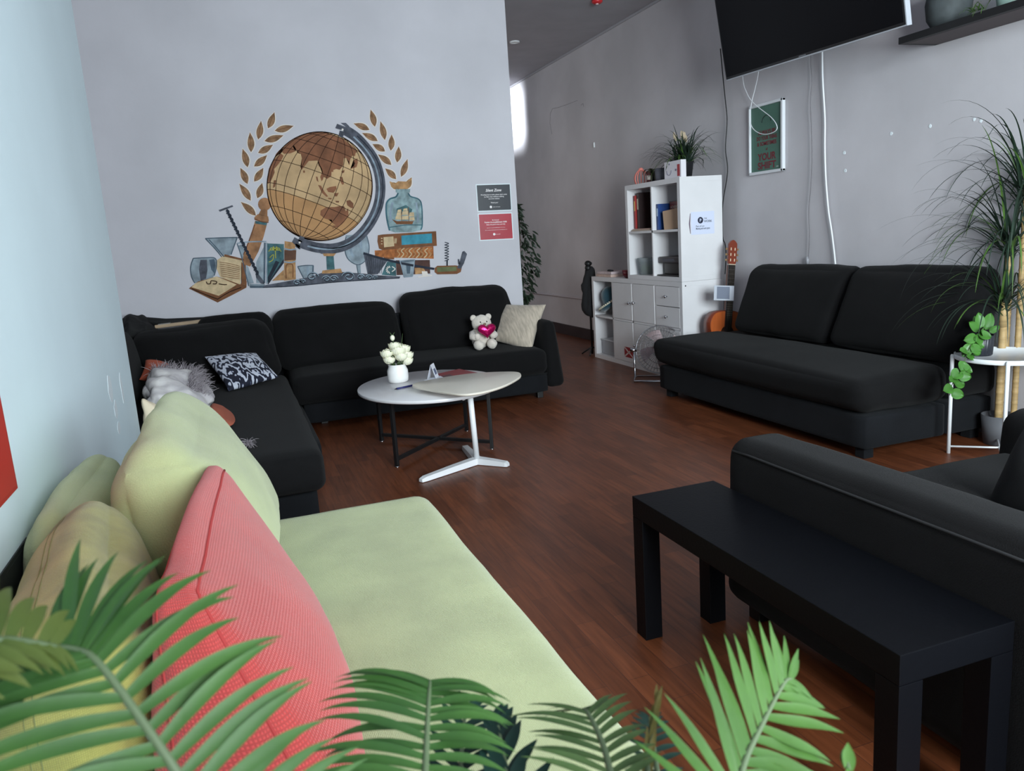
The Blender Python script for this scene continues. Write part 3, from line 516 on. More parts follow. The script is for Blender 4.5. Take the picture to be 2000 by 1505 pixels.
# ================================================================= SECTIONAL CORNER SOFA
t = thing('corner_sofa', (.7, 5.6, 0), 'long charcoal L-shaped corner sofa with chaise under the globe mural', 'sofa')
MB().soft((.36, 5.24, .045), (2.11, 6.06, .19), .025, n=12, nz=.003).build('base', CHAR2, t)
MB().soft((-.46, 3.36, .035), (.25, 5.3, .165), .02, n=12, nz=.003).build('chaise_base', CHAR2, t)
MB().soft((-.93, 4.2, .035), (.36, 6.06, .165), .02, n=8, nz=.002).build('corner_base', CHAR2, t)
MB().soft((.3, 5.2, .185), (2.11, 5.95, .375), .06, (0, .015, .025), n=22, nz=.01, nf=4).build('seat_cushion', CHAR, t)
MB().hexa([(-.46, 3.27, .18), (.285, 3.27, .18), (-.46, 5.45, .18), (.29, 5.45, .18), (-.46, 3.3, .355), (.285, 3.3, .355), (-.46, 5.45, .38), (.285, 5.45, .38)], .05, (0, .01, .02), n=22, nz=.008, nf=4).build('chaise_cushion', CHAR, t)
MB().soft((-.93, 4.2, .17), (-.44, 5.95, .36), .05, n=10, nz=.006).build('corner_cushion', CHAR, t)
MB().soft((-.93, 5.93, .04), (2.12, 6.085, .66), .03, n=10, nz=.002).build('back_frame', CHAR2, t)
MB().soft((-.955, 4.2, .04), (-.86, 5.95, .62), .03, n=8, nz=.002).build('side_frame', CHAR2, t)
def backc(x0, x1, yb, yt, z0, z1, seed, dy=.24, n=24, nz=.012):
    return MB().hexa([(x0, yb, z0), (x1, yb, z0), (x0, yb+dy, z0), (x1, yb+dy, z0), (x0+.01, yt, z1), (x1-.01, yt, z1), (x0+.01, yt+dy*.75, z1), (x1-.01, yt+dy*.75, z1)], .085, (.01, .045, .015), n=n, nz=nz, nf=4.5, seed=seed)
backc(.25, 1.15, 5.6, 5.84, .36, .765, 1).build('back_cushion', CHAR, t)
backc(1.19, 2.06, 5.6, 5.84, .37, .812, 2).build('back_cushion', CHAR, t)
MB().hexa([(-.5, 5.25, .39), (.27, 5.3, .38), (-.55, 5.52, .36), (.26, 5.6, .36), (-.66, 5.55, .74), (.18, 5.62, .755), (-.64, 5.78, .72), (.2, 5.84, .74)], .085, (.01, .05, .01), n=24, nz=.014, nf=5, seed=3).build('back_cushion', CHAR, t)
MB().hexa([(-.2, 5.72, .38), (.27, 5.72, .38), (-.2, 5.92, .38), (.27, 5.92, .38), (-.25, 5.82, .77), (.235, 5.8, .775), (-.25, 5.93, .77), (.235, 5.93, .775)], .07, (.01, .01, .01), n=16, nz=.01, nf=5, seed=4).build('back_cushion', CHAR, t)
MB().hexa([(-.85, 4.25, .37), (-.6, 4.25, .37), (-.85, 5.4, .37), (-.56, 5.4, .37), (-.86, 4.3, .72), (-.72, 4.3, .72), (-.86, 5.45, .8), (-.62, 5.45, .78)], .07, (.03, .01, .01), n=20, nz=.012, nf=5, seed=5).build('back_cushion', CHAR, t)
MB().hexa([(2.115, 5.26, .07), (2.262, 5.26, .07), (2.115, 6.06, .07), (2.262, 6.06, .07), (2.12, 5.3, .56), (2.215, 5.3, .56), (2.12, 6.06, .56), (2.22, 6.06, .56)], .045, (.012, .005, .005), n=18, nz=.006, nf=5).build('armrest', CHAR, t)
for x, y in ((.5, 5.45), (2.06, 5.31), (.45, 6.0), (2.06, 6.0), (-.4, 3.42), (.2, 3.42), (-.85, 6.0)): MB().box((x, y, .0225), (.045, .045, .045), .004).build('leg', BLACK, t)
MB().tube([(.3, 5.232, .19), (1.2, 5.228, .192), (2.1, 5.232, .19)], .004, 6).build('piping', CHAR, t)
# ================================================================= SOFA BY THE RIGHT WALL
t = thing('daybed_sofa', (3.2, 3.9, 0), 'low deep charcoal sofa without arms along the right wall under the television', 'sofa')
MB().soft((2.8, 2.9, .05), (3.325, 4.84, .225), .022, n=12, nz=.003).build('base', CHAR2, t)
MB().soft((3.33, 2.9, .05), (3.64, 4.84, .225), .022, n=10, nz=.003).build('rear_base', CHAR2, t)
def sag(q, p, H):
    if p[0] < 0: q = q+Vector((-.02*abs(p[0])*(1-p[1]**2), 0, 0))
    return q
MB().hexa([(2.77, 2.875, .235), (3.325, 2.875, .235), (2.77, 4.86, .235), (3.325, 4.86, .235), (2.73, 2.88, .40), (3.325, 2.88, .425), (2.74, 4.86, .415), (3.325, 4.86, .42)], .065, (.02, .01, .03), n=30, nz=.012, nf=3.5, seed=8).build('seat_cushion', CHAR, t)
MB().soft((3.33, 2.875, .235), (3.64, 4.86, .41), .05, (0, .01, .01), n=12, nz=.006).build('rear_cushion', CHAR, t)
def b2(y0, y1, yt0, yt1, seed, zt):
    return MB().hexa([(3.27, y0, .43), (3.5, y0, .43), (3.27, y1, .43), (3.5, y1, .43), (3.43, yt0, zt), (3.6, yt0, zt), (3.43, yt1, zt), (3.6, yt1, zt)], .075, (.05, .012, .01), n=26, nz=.01, nf=4, seed=seed)
b2(3.745, 4.67, 3.7, 4.64, 11, .88).build('back_cushion', CHAR, t)
b2(2.8, 3.735, 2.82, 3.69, 12, .885).build('back_cushion', CHAR, t)
for x, y in ((2.86, 2.96), (2.86, 4.76), (3.56, 2.96), (3.56, 4.76)): MB().box((x, y, .0275), (.06, .06, .055), .005).build('leg', CHAR2, t)
# ================================================================= ARMCHAIR BOTTOM RIGHT
t = thing('armchair', (1.9, 1.1, 0), 'charcoal armchair in the lower right corner with its piped arm against the black bench', 'armchair')
def armsh(q, p, H): return q
MB().hexa([(1.325, .2, .045), (1.52, .2, .045), (1.325, 1.95, .045), (1.52, 1.95, .045), (1.325, .2, .57), (1.52, .2, .57), (1.325, 1.93, .57), (1.52, 1.93, .57)], .06, (.004, .01, .01), n=30, nz=.004, nf=5).build('armrest', CHAR, t)
MB().hexa([(2.3, .2, .06), (2.5, .2, .06), (2.3, 1.84, .06), (2.5, 1.84, .06), (2.3, .2, .54), (2.5, .2, .54), (2.3, 1.82, .54), (2.5, 1.82, .54)], .06, (.004, .01, .01), n=20, nz=.004, nf=5).build('armrest', CHAR, t)
MB().soft((1.52, .3, .05), (2.3, 1.72, .21), .02, n=10, nz=.002).build('base', CHAR2, t)
MB().soft((1.525, .5, .215), (2.295, 1.79, .42), .06, (0, .02, .02), n=26, nz=.009, nf=4).build('seat_cushion', CHAR, t)
MB().soft((1.52, .1, .05), (2.3, .42, .74), .06, n=12, nz=.004).build('back_frame', CHAR2, t)
MB().hexa([(1.54, .62, .43), (2.28, .62, .43), (1.54, .82, .43), (2.28, .82, .43), (1.56, .42, .86), (2.26, .42, .86), (1.56, .6, .86), (2.26, .6, .86)], .08, (.01, .04, .01), n=20, nz=.01).build('back_cushion', CHAR, t)
MB().tube([(1.327, .25, .537), (1.3255, 1.1, .541), (1.327, 1.80, .538), (1.329, 1.885, .534)], .0035, 6).build('piping', mat('dark_piping', (26, 26, 28), .8), t)
for x, y in ((1.4, .28), (1.4, 1.85), (2.4, .28), (2.4, 1.76)): MB().box((x, y, .03), (.05, .05, .06), .004).build('leg', BLACK, t)

# ================================================================= BLACK BENCH TABLE
t = thing('black_bench_table', (1.16, 1.45, 0), 'long narrow matt black bench table with square legs beside the armchair', 'table')
x0, x1, y0, y1 = 1.022, 1.298, .965, 1.94
MB().box2((x0, y0, .372), (x1, y1, .432), .002).build('tabletop', BLACKLAM, t)
for x in (x0, x1-.055):
    for y in (y0, y1-.055): MB().box2((x, y, 0), (x+.055, y+.055, .371), .0015).build('leg', BLACKLAM, t)
# ================================================================= GREEN SOFA
t = thing('green_sofa', (0, 1.4, 0), 'lime green upholstered sofa seat along the near left wall', 'sofa')
MB().hexa([(-.47, .62, .215), (.515, .62, .215), (-.47, 2.335, .215), (.515, 2.335, .215), (-.47, .62, .425), (.52, .62, .425), (-.47, 2.34, .425), (.505, 2.34, .425)], .05, (0, 0, .012), n=34, nz=.006, nf=4).build('seat_cushion', GREEN, t)
MB().soft((-.47, .64, .07), (.50, 2.32, .215), .02, n=10, nz=.002).build('base', GREEN, t)
for x, y in ((-.42, .7), (.44, .7), (-.42, 2.26), (.44, 2.26)): MB().lathe([(.018, 0), (.024, .07)], (x, y, 0), 14).build('leg', BLACK, t)
# back cushion resting flat on the wall behind the others
tB = thing('flat_green_cushion', (-.42, 2.05, .43), 'lime green cushion flattened between the near left wall and the big plump one', 'cushion', 'loose cushions on the green sofa')
MB().hexa([(-.47, 1.72, .43), (-.33, 1.72, .43), (-.47, 2.36, .43), (-.33, 2.36, .43), (-.48, 1.82, .66), (-.4, 1.82, .68), (-.48, 2.42, .64), (-.36, 2.4, .70)], .075, (.05, .02, .02), n=24, nz=.01, nf=5, seed=21).build('cushion_cover', GREEN, tB)
# large standing green cushion
A = MB().hexa([(-.26, 1.66, .43), (.0, 1.62, .43), (-.2, 2.4, .43), (.075, 2.36, .43), (-.29, 1.72, .80), (-.10, 1.70, .80), (-.25, 2.46, .80), (-.12, 2.46, .82)], .1, (.055, .02, .03), n=32, nz=.012, nf=5, seed=31, pin=.03)
tA = thing('green_back_cushion', (-.1, 2.0, .43), 'big plump lime green cushion standing behind the coral one', 'cushion', 'loose cushions on the green sofa'); A.build('cushion_cover', GREEN, tA)
MB().tube([(-.30, 1.71, .815), (-.2, 1.68, .822), (-.1, 1.69, .815)], .004, 6).build('seam', GREEN, tA) if False else None
C = MB().hexa([(-.42, 1.1, .43), (-.17, 1.02, .43), (-.44, 1.8, .43), (-.2, 1.8, .43), (-.475, 1.22, .60), (-.18, 1.1, .74), (-.46, 1.86, .62), (-.3, 1.86, .74)], .1, (.03, .02, .03), n=32, nz=.016, nf=5, seed=41)
tC = thing('soiled_green_cushion', (-.3, 1.45, .43), 'worn yellowish green cushion slumped against the near left wall', 'cushion', 'loose cushions on the green sofa'); C.build('cushion_cover', GREEND, tC)
# coral cushion, boxed with a piped gusset
Dc = [(-.16, .86, .43), (.09, .80, .43), (-.06, 1.66, .43), (.11, 1.6, .43), (-.16, 1.13, .745), (-.095, 1.12, .745), (-.10, 1.78, .755), (-.06, 1.77, .755)]
D = MB().hexa(Dc, .045, (.05, .01, .02), n=34, nz=.008, nf=5, seed=51)
tD = thing('coral_cushion', (-.02, 1.3, .43), 'coral pink woven box cushion leaning on the green cushions', 'cushion', 'loose cushions on the green sofa'); D.build('cushion_cover', PINK, tD)
PIPE = mat('coral_piping', (176, 58, 56), .85)
def seam(mb0, path, name, m_, par, r=.0026):
    pts = []
    for a, b_ in zip(path, path[1:]):
        for i in range(14):
            k = i/14; pts.append(mb0.surf([a[j]+(b_[j]-a[j])*k for j in range(3)]))
    pts.append(mb0.surf(path[-1])); MB().tube(pts, r, 6).build(name, m_, par)
for x in (-.95, .95): seam(D, [(x, .96, 1), (x, -.96, 1), (x, -1, .9), (x, -1, -.9)], 'piping', PIPE, tD)
SEAMG = mat('green_seam', (128, 132, 82), .9)
for x in (-.1, -.0): seam(C, [(x, .9, 1), (x, -.9, 1), (x, -1, .85), (x, -1, -.5)], 'seam', SEAMG, tC, .0012)

# ================================================================= ROUND WHITE TABLE
OC = (.995, 4.28); OZ = .40
t = thing('round_coffee_table', (OC[0], OC[1], 0), 'round white topped coffee table on black crossed metal legs', 'table')
MB().lathe([(.0001, OZ-.02), (.468, OZ-.02), (.474, OZ-.016), (.475, OZ-.003), (.472, OZ), (.0001, OZ)], (OC[0], OC[1], 0), 72, axis=Matrix.Diagonal((.85, 1.0, 1))).build('tabletop', mat('white_tabletop', (226, 224, 226), .3, var=.03), t)
feet = [Zp(776, 912), Zp(961, 877), Zp(746, 862), Zp(912, 842)]
for f in feet:
    d = Vector((f.x-OC[0], f.y-OC[1], 0)).normalized()
    MB().bar((f.x, f.y, .006), (f.x, f.y, OZ-.021), .02, .02, up=(d.x, d.y, 0)).build('leg', BLACK, t)
    MB().lathe([(.011, 0), (.011, .006)], (f.x, f.y, 0), 12).build('foot_cap', CHROME, t)
for a, b_, z in ((0, 3, .045), (2, 1, .045)):
    A_, B_ = feet[a], feet[b_]; MB().bar((A_.x, A_.y, z), (B_.x, B_.y, z), .02, .018).build('crossbar', BLACK, t)
for a, b_ in ((0, 3), (2, 1)):
    A_, B_ = feet[a], feet[b_]; MB().bar((A_.x, A_.y, OZ-.03), (B_.x, B_.y, OZ-.03), .02, .016).build('top_rail', BLACK, t)
# ================================================================= WHITE LEAF-SHAPED TABLE
LZ = .445; pole = Zp(932, 905); t = thing('pedestal_side_table', (pole.x, pole.y, 0), 'pale leaf-shaped side table on one white pole with a three-pronged foot', 'table')
ctrl = [(1018, 731), (1012, 738), (985, 752), (945, 764), (905, 769), (868, 765), (835, 759), (810, 754), (805, 751), (812, 747), (850, 739), (900, 731), (940, 727), (990, 725), (1012, 726)]
poly = [Zp(x, y, LZ) for x, y in ctrl]; P2 = []
n = len(poly)
for i in range(n):
    for j in range(5):
        t_ = j/5; p0, p1, p2, p3 = poly[i-1], poly[i], poly[(i+1) % n], poly[(i+2) % n]
        P2.append(.5*((2*p1)+(p2-p0)*t_+(2*p0-5*p1+4*p2-p3)*t_*t_+(3*p1-p0-3*p2+p3)*t_**3))
cx_ = sum((p for p in P2), Vector())/len(P2)
b = MB(); k = len(P2); vs_ = []
for sc_, z in ((.0001, LZ-.016), (.96, LZ-.016), (.99, LZ-.012), (1, LZ-.006), (.995, LZ-.001), (.985, LZ), (.0001, LZ)):
    for p in P2: vs_.append(Vector((cx_.x+(p.x-cx_.x)*sc_, cx_.y+(p.y-cx_.y)*sc_, z)))
fs = [[r*k+i, r*k+(i+1) % k, (r+1)*k+(i+1) % k, (r+1)*k+i] for r in range(6) for i in range(k)]
b.add(vs_, fs, 0, True); b.build('tabletop', mat('birch_white_top', (222, 214, 200), .35, var=.04, vscale=3), t)
MB().tube([(pole.x, pole.y, .03), (pole.x-.012, pole.y-.0, LZ-.02)], .0155, 18).build('pole', WHITEMET, t)
b = MB(); b.box((pole.x-.02, pole.y, LZ-.028), (.09, .05, .022), .006); b.tube([(pole.x-.055, pole.y-.01, LZ-.03), (pole.x-.055, pole.y-.01, LZ-.06), (pole.x-.05, pole.y-.012, LZ-.085)], [.014, .011, .008], 10)
b.build('height_lever', WHITEMET, t)
def foot(px, py):
    e = Zp(px, py); c = Vector((pole.x, pole.y, 0)); d = (e-c); L_ = d.length; d.normalize(); sd = Vector((-d.y, d.x, 0)); b = MB()
    st = [(0, .026, .036), (.5, .022, .032), (.93, .019, .026), (1, .014, .018)]
    vs_ = []
    for (f_, hw, h) in st:
        q = c+d*L_*f_
        for (s_, z) in ((-1, .003), (1, .003), (.86, h), (-.86, h)): vs_.append(q+sd*hw*s_+Vector((0, 0, z)))
    fs = [[i*4+j, i*4+(j+1) % 4, i*4+4+(j+1) % 4, i*4+4+j] for i in range(3) for j in range(4)]+[[3, 2, 1, 0], [12, 13, 14, 15]]
    b.add(vs_, fs, 0, False); b.build('foot', WHITEMET, t)
foot(822, 942); foot(993, 911); foot(907, 876)
# ================================================================= THINGS ON THE ROUND TABLE
p = Zp(782, 748, OZ); p.y += .0; vx, vy = p.x, p.y+.05
t = thing('flower_vase', (vx, vy, OZ), 'squat white jar of cream flowers on the round table', 'vase')
MB().lathe([(.0001, OZ), (.048, OZ), (.058, OZ+.008), (.061, OZ+.03), (.06, OZ+.07), (.052, OZ+.088), (.05, OZ+.1), (.053, OZ+.105), (.048, OZ+.106), (.045, OZ+.09), (.05, OZ+.06), (.0001, OZ+.04)], (vx, vy, 0), 40).build('jar', mat('white_ceramic', (236, 234, 232), .25), t)
STEM = mat('flower_green', (72, 96, 52), .6, var=.2); PET = mat('cream_petals', (238, 236, 212), .6, trans=.15)
def rose(c, r, nm='flower'):
    b = MB(); c = Vector(c)
    for ring, (n_, k, top_, op) in enumerate(((2, .3, .15, .1), (3, .48, .3, .25), (4, .68, .55, .5), (5, .88, .85, .85), (6, 1.05, 1.2, 1.1))):
        for i in range(n_):
            a0 = 2*PI*i/n_+ring*.7; vs_ = []; W_ = 2.6/n_+.35; rr = r*k
            for u in range(6):
                for v in range(6):
                    uu, vv = u/5, v/5-.5; th = PI*.95-(PI*.95-top_)*uu; az = a0+vv*W_*2*(1-.25*uu); rad = rr*(1+.18*op*uu**3)*(1+.05*math.sin(vv*14+i))
                    q = c+Vector((math.sin(th)*math.cos(az), math.sin(th)*math.sin(az), math.cos(th)*.85+.05*math.cos(vv*9)*uu))*rad; vs_.append(q)
            b.add(vs_, [[x*6+y, x*6+y+1, (x+1)*6+y+1, (x+1)*6+y] for x in range(5) for y in range(5)])
    return b.build(nm, PET, t)
for (dx, dy, dz, r) in ((-.055, -.01, .175, .032), (-.03, .03, .18, .03), (.01, -.02, .185, .038), (.045, .0, .19, .036), (.02, .035, .2, .034), (.058, -.02, .155, .034), (.02, -.045, .155, .032), (-.045, -.02, .14, .03), (.055, -.03, .125, .03), (-.005, .0, .215, .03)):
    rose((vx+dx, vy+dy, OZ+dz), r)
b = MB(); random.seed(5)
for i in range(26):
    a = random.uniform(0, 2*PI); r = random.uniform(.02, .06); b.tube([(vx+.02*math.cos(a), vy+.02*math.sin(a), OZ+.06), (vx+.04*math.cos(a), vy+.04*math.sin(a), OZ+.12), (vx+r*math.cos(a), vy+r*math.sin(a), OZ+.16+random.uniform(0, .04))], .0022, 5)
b.build('stems', STEM, t)
b = MB()
for i in range(14):
    a = random.uniform(0, 2*PI); r = .05; d = Vector((math.cos(a), math.sin(a), .5)); c = Vector((vx+.03*d.x, vy+.03*d.y, OZ+.105)); sd = Vector((-d.y, d.x, 0)).normalized()
    b.add([c, c+d*.03+sd*.011, c+d*.06, c+d*.03-sd*.011], [[0, 1, 2, 3]])
b.build('foliage', STEM, t)
b = MB(); b.tube([(vx+.0, vy, OZ+.2), (vx-.01, vy, OZ+.245)], .0022, 5); b.ball((vx-.012, vy, OZ+.26), .014, 1, 12, (1, 1, 1.25)); b.tube([(vx-.012, vy, OZ+.272), (vx-.025, vy, OZ+.295)], [.004, .0008], 5); b.tube([(vx-.012, vy, OZ+.272), (vx+.004, vy, OZ+.292)], [.004, .0008], 5); b.tube([(vx+.035, vy, OZ+.2), (vx+.05, vy, OZ+.28)], [.002, .001], 5)
b.build('rose_bud', [STEM, PET], t)
p0 = Zp(775, 761, OZ); p1 = Zp(812, 753, OZ); t = thing('blue_pen', (p0.x, p0.y, OZ), 'dark blue ballpoint pen lying on the round table', 'pen')
u = (p1-p0).normalized(); MB().tube([p0+Vector((0, 0, .006)), p1+Vector((0, 0, .006))], .0055, 10).build('barrel', mat('pen_blue', (24, 30, 96), .35), t)
MB().tube([p0+Vector((0, 0, .006)), p0-u*.014+Vector((0, 0, .006))], [.005, .0015], 10).build('tip', mat('pen_tip', (20, 20, 40), .3), t)
p = Zp(846, 738, OZ); a = math.radians(62); ux = Vector((math.cos(a), math.sin(a), 0)); sd = Vector((-ux.y, ux.x, 0)); b = MB()
t = thing('tent_card', (p.x, p.y, OZ), 'small folded white card standing on the round table behind the leaf table', 'card')
H_ = .085; w_ = .075
b.prism([p-sd*.03, p+sd*.03, p+sd*.002+Vector((0, 0, H_)), p-sd*.002+Vector((0, 0, H_))], ux*.0) if False else None
for s_ in (-1, 1):
    q = [p-ux*w_/2+sd*.026*s_, p+ux*w_/2+sd*.026*s_, p+ux*w_/2+Vector((0, 0, H_)), p-ux*w_/2+Vector((0, 0, H_))]; b.prism(q, sd*.0008*s_)
b.build('folded_card', mat('card_white', (226, 228, 236), .5), t)
b = MB(); nrm = -sd; up = (Vector((0, 0, H_))-(-sd)*.026).normalized(); c0 = p-sd*.0265+(Vector((0, 0, H_))+sd*.026)*.5
b.prism([c0-ux*.02-up*.02+nrm*.0015, c0+ux*.02-up*.02+nrm*.0015, c0+ux*.02+up*.015+nrm*.0015, c0-ux*.02+up*.015+nrm*.0015], nrm*.0004); b.build('printed_mark', mat('card_print', (96, 104, 130), .5), t)
q = [Zp(x, y, OZ) for x, y in ((853, 731), (897, 721), (934, 729), (873, 741))]
t = thing('red_brochure', (q[0].x, q[0].y, OZ), 'thin dark red brochure lying on the round table', 'brochure'); b = MB()
b.prism([v+Vector((0, 0, .0008)) for v in q], (0, 0, .003)); b.build('cover', mat('brochure_red', (150, 34, 40), .4, var=.1), t)
m0 = q[0].lerp(q[3], .45)+Vector((0, 0, .0038)); m1 = q[0].lerp(q[3], .8)+Vector((0, 0, .0038)); dd = (q[1]-q[0])*.35
MB().prism([m0, m1, m1+dd, m0+dd], (0, 0, .0004)).build('printed_panel', mat('brochure_dark', (84, 40, 46), .4), t)
q = [Zp(x, y, OZ) for x, y in ((828, 743), (872, 731), (884, 735), (840, 746))]
b = MB(); b.prism([v+Vector((0, 0, .001)) for v in q], (0, 0, .002)); o = b.build('paper_slip', mat('card_white', (226, 228, 236), .5)); tag(o, 'narrow white paper slip between the folded card and the red brochure', 'paper')
# ================================================================= TEDDY, LINEN CUSHION, PATTERNED CUSHION
SEATZ = .385
bp = Yp(945, 672, 5.42); bx, by = bp.x, 5.47
FUR = mat('cream_plush', (226, 216, 204), .95, var=.1, vscale=30, bump=.9, bscale=160, sheen=.4, spec=.1)
t = thing('teddy_bear', (bx, by, .395), 'small cream teddy bear holding a shiny pink heart on the corner sofa', 'soft toy')
z0 = .392; S = 1.0
b = MB(); b.ball((bx, by, z0+.085), .078, 0, 22, (1, .85, 1.05), nz=.1, nf=40); b.build('body', FUR, t)
b = MB(); b.ball((bx+.005, by-.01, z0+.185), .068, 0, 22, (1.08, .95, .92), nz=.1, nf=40); b.ball((bx+.005, by-.07, z0+.178), .026, 0, 14, (1.1, .8, .85)); hd = b.build('head', FUR, t)
for s_ in (-1, 1):
    b = MB(); b.ball((bx+.005+s_*.058, by-.005, z0+.228), .024, 0, 12, (1, .55, 1)); b.build('ear', FUR, t)
    b = MB(); b.ball((bx+s_*.05, by-.085, z0+.038), .04, 0, 16, (.95, 1.15, .95), nz=.1, nf=40); b.build('leg', FUR, t)
    b = MB(); b.tube([(bx+s_*.07, by-.02, z0+.12), (bx+s_*.085, by-.06, z0+.095), (bx+s_*.06, by-.1, z0+.1)], [.026, .025, .024], 12); b.ball((bx+s_*.06, by-.1, z0+.1), .025, 0, 12); b.build('arm', FUR, t)
    b = MB(); b.ball((bx+.005+s_*.024, by-.066, z0+.2), .006, 0, 8); b.build('eye', BLACK, t)
b = MB(); b.ball((bx+.005, by-.092, z0+.186), .009, 0, 10, (1.3, .7, 1)); b.build('nose', mat('nose_tan', (120, 92, 74), .5), t)
b = MB(); vs_ = []; N_ = 40
for k in range(2):
    pass
ring = []
for i in range(N_):
    a = 2*PI*i/N_; x = 16*math.sin(a)**3; z = 13*math.cos(a)-5*math.cos(2*a)-2*math.cos(3*a)-math.cos(4*a); ring.append((x/17, z/17))
hc = Vector((bx+.006, by-.13, z0+.145)); vs_ = []
for (sc_, dy) in ((.02, -.024), (.5, -.021), (.82, -.012), (1, 0), (.82, .012), (.02, .02)):
    for x, z in ring: vs_.append(hc+Vector((x*.074*sc_, dy, z*.064*sc_)))
b.add(vs_, [[r*N_+i, r*N_+(i+1) % N_, (r+1)*N_+(i+1) % N_, (r+1)*N_+i] for r in range(5) for i in range(N_)]); b.build('heart', mat('shiny_pink', (196, 20, 98), .22, metal=.6, bump=.6, bscale=60), t)
LIN = mat('linen_cream', (198, 184, 166), .85, var=.16, vscale=14, stretch=(6, 1, 1), bump=.4, bscale=90, sheen=.2)
def corners_pillow(name, label, px, depth, th, m_, pinch=.1, nz=.008, seed=0, cat='cushion'):
    # cushion spanned by four seen corners, each with its own depth: order bl br tr tl
    Q = [Yp(x, y, d) for (x, y), d in zip(px, depth)]
    b = MB(); n = 26; nr = ((Q[1]-Q[0]).cross(Q[3]-Q[0])).normalized(); vs_ = []; fs = []; uvs = []
    if nr.y > 0: nr = -nr
    so = Vector((seed, seed, seed)); T = [math.sin(PI/2*(2*i/n-1)) for i in range(n+1)]; wd = (Q[1]-Q[0]).length; hh = (Q[3]-Q[0]).length
    for sd in (1, -1):
        b0 = len(vs_)
        for i in range(n+1):
            for j in range(n+1):
                u, v = T[i], T[j]; x = u*(1-pinch*(1-v*v)*u*u); z = v*(1-pinch*(1-u*u)*v*v); a, c = (x+1)/2, (z+1)/2
                p = Q[0].lerp(Q[1], a).lerp(Q[3].lerp(Q[2], a), c); h = th*(max(0, 1-u*u)**.5*max(0, 1-v*v)**.5)**.85
                vs_.append(p+nr*sd*h+nr*noise.noise(p*9+so)*nz)
        for i in range(n):
            for j in range(n):
                q = [b0+i*(n+1)+j, b0+(i+1)*(n+1)+j, b0+(i+1)*(n+1)+j+1, b0+i*(n+1)+j+1]; uq = [(T[i]*wd/2, T[j]*hh/2), (T[i+1]*wd/2, T[j]*hh/2), (T[i+1]*wd/2, T[j+1]*hh/2), (T[i]*wd/2, T[j+1]*hh/2)]
                fs.append(q if sd > 0 else q[::-1]); uvs.append(uq if sd > 0 else uq[::-1])
    b.add(vs_, fs, 0, True, uvs); zb = min(v.z for v in vs_)
    c = sum(Q, Vector())/4; t = thing(name, (c.x, c.y, zb), label, cat); b.build('cushion_cover', m_, t)
    return t, Q, nr
tl, Q, nr = corners_pillow('linen_cushion', 'cream textured cushion leaning in the corner of the sofa arm, beside the teddy', [(962, 664), (1037, 690), (1066, 594), (985, 594)], [5.66, 5.34, 5.5, 5.8], .065, LIN, .08, seed=3)
corners_pillow('black_scatter_cushion', 'nearly black scatter cushion standing on the armchair seat at the right edge', [(1925, 992), (2070, 1050), (2120, 850), (2002, 832)], [1.47, 1.28, 1.2, 1.36], .06, mat('black_fabric', (16, 16, 18), .9, bump=.3, bscale=300), .05, seed=4)
# patterned cushion: black botanical print on pale ground
M = mat('botanical_print', (188, 192, 204), .85); nt = M.node_tree; N = nt.nodes; L = nt.links; bs = N['Principled BSDF']; tc = N.new('ShaderNodeTexCoord')
mp = N.new('ShaderNodeMapping'); mp.inputs['Scale'].default_value = (1, .45, 1); L.new(tc.outputs['UV'], mp.inputs[0])
w1 = N.new('ShaderNodeTexWave'); w1.wave_type = 'BANDS'; w1.bands_direction = 'DIAGONAL'; w1.inputs['Scale'].default_value = 7; w1.inputs['Distortion'].default_value = 16; w1.inputs['Detail'].default_value = 2.5; w1.inputs['Detail Scale'].default_value = 2.2; L.new(mp.outputs[0], w1.inputs[0])
n1 = N.new('ShaderNodeTexNoise'); n1.inputs['Scale'].default_value = 26; n1.inputs['Detail'].default_value = 5; L.new(tc.outputs['UV'], n1.inputs['Vector'])
sx = N.new('ShaderNodeSeparateXYZ'); L.new(tc.outputs['UV'], sx.inputs[0]); mm = N.new('ShaderNodeMath'); mm.operation = 'MULTIPLY_ADD'; mm.inputs[1].default_value = 1.1; L.new(sx.outputs[1], mm.inputs[0]); L.new(w1.outputs['Fac'], mm.inputs[2])
m3 = N.new('ShaderNodeMath'); m3.operation = 'ADD'; L.new(mm.outputs[0], m3.inputs[0]); L.new(n1.outputs[0], m3.inputs[1])
cr = N.new('ShaderNodeValToRGB'); cr.color_ramp.interpolation = 'CONSTANT'; cr.color_ramp.elements[0].color = lin((20, 24, 42)); cr.color_ramp.elements[1].position = .52; cr.color_ramp.elements[1].color = lin((196, 200, 212)); e = cr.color_ramp.elements.new(.46); e.color = lin((92, 98, 128))
m4 = N.new('ShaderNodeMath'); m4.operation = 'MULTIPLY'; m4.inputs[1].default_value = .5; L.new(m3.outputs[0], m4.inputs[0]); L.new(m4.outputs[0], cr.inputs[0]); L.new(cr.outputs[0], bs.inputs['Base Color'])
corners_pillow('botanical_cushion', 'small cushion with a black and white leaf print lying on the corner sofa chaise', [(447, 763), (544, 735), (500, 689), (400, 697)], [4.86, 5.06, 5.32, 5.26], .05, M, .06, seed=6)
corners_pillow('rust_cushion', 'rust orange cushion corner showing above the shaggy white blanket', [(272, 740), (345, 745), (330, 712), (284, 704)], [5.0, 5.0, 5.2, 5.2], .05, mat('rust_fabric', (176, 84, 58), .85, bump=.3, bscale=200), .1, seed=7)
b = MB(); b.hexa([(-.18, 3.88, .385), (-.065, 3.86, .385), (-.17, 4.16, .385), (-.07, 4.16, .385), (-.18, 3.9, .45), (-.09, 3.9, .42), (-.17, 4.16, .48), (-.09, 4.16, .44)], .04, (.02, .01, .01), n=16, nz=.006)
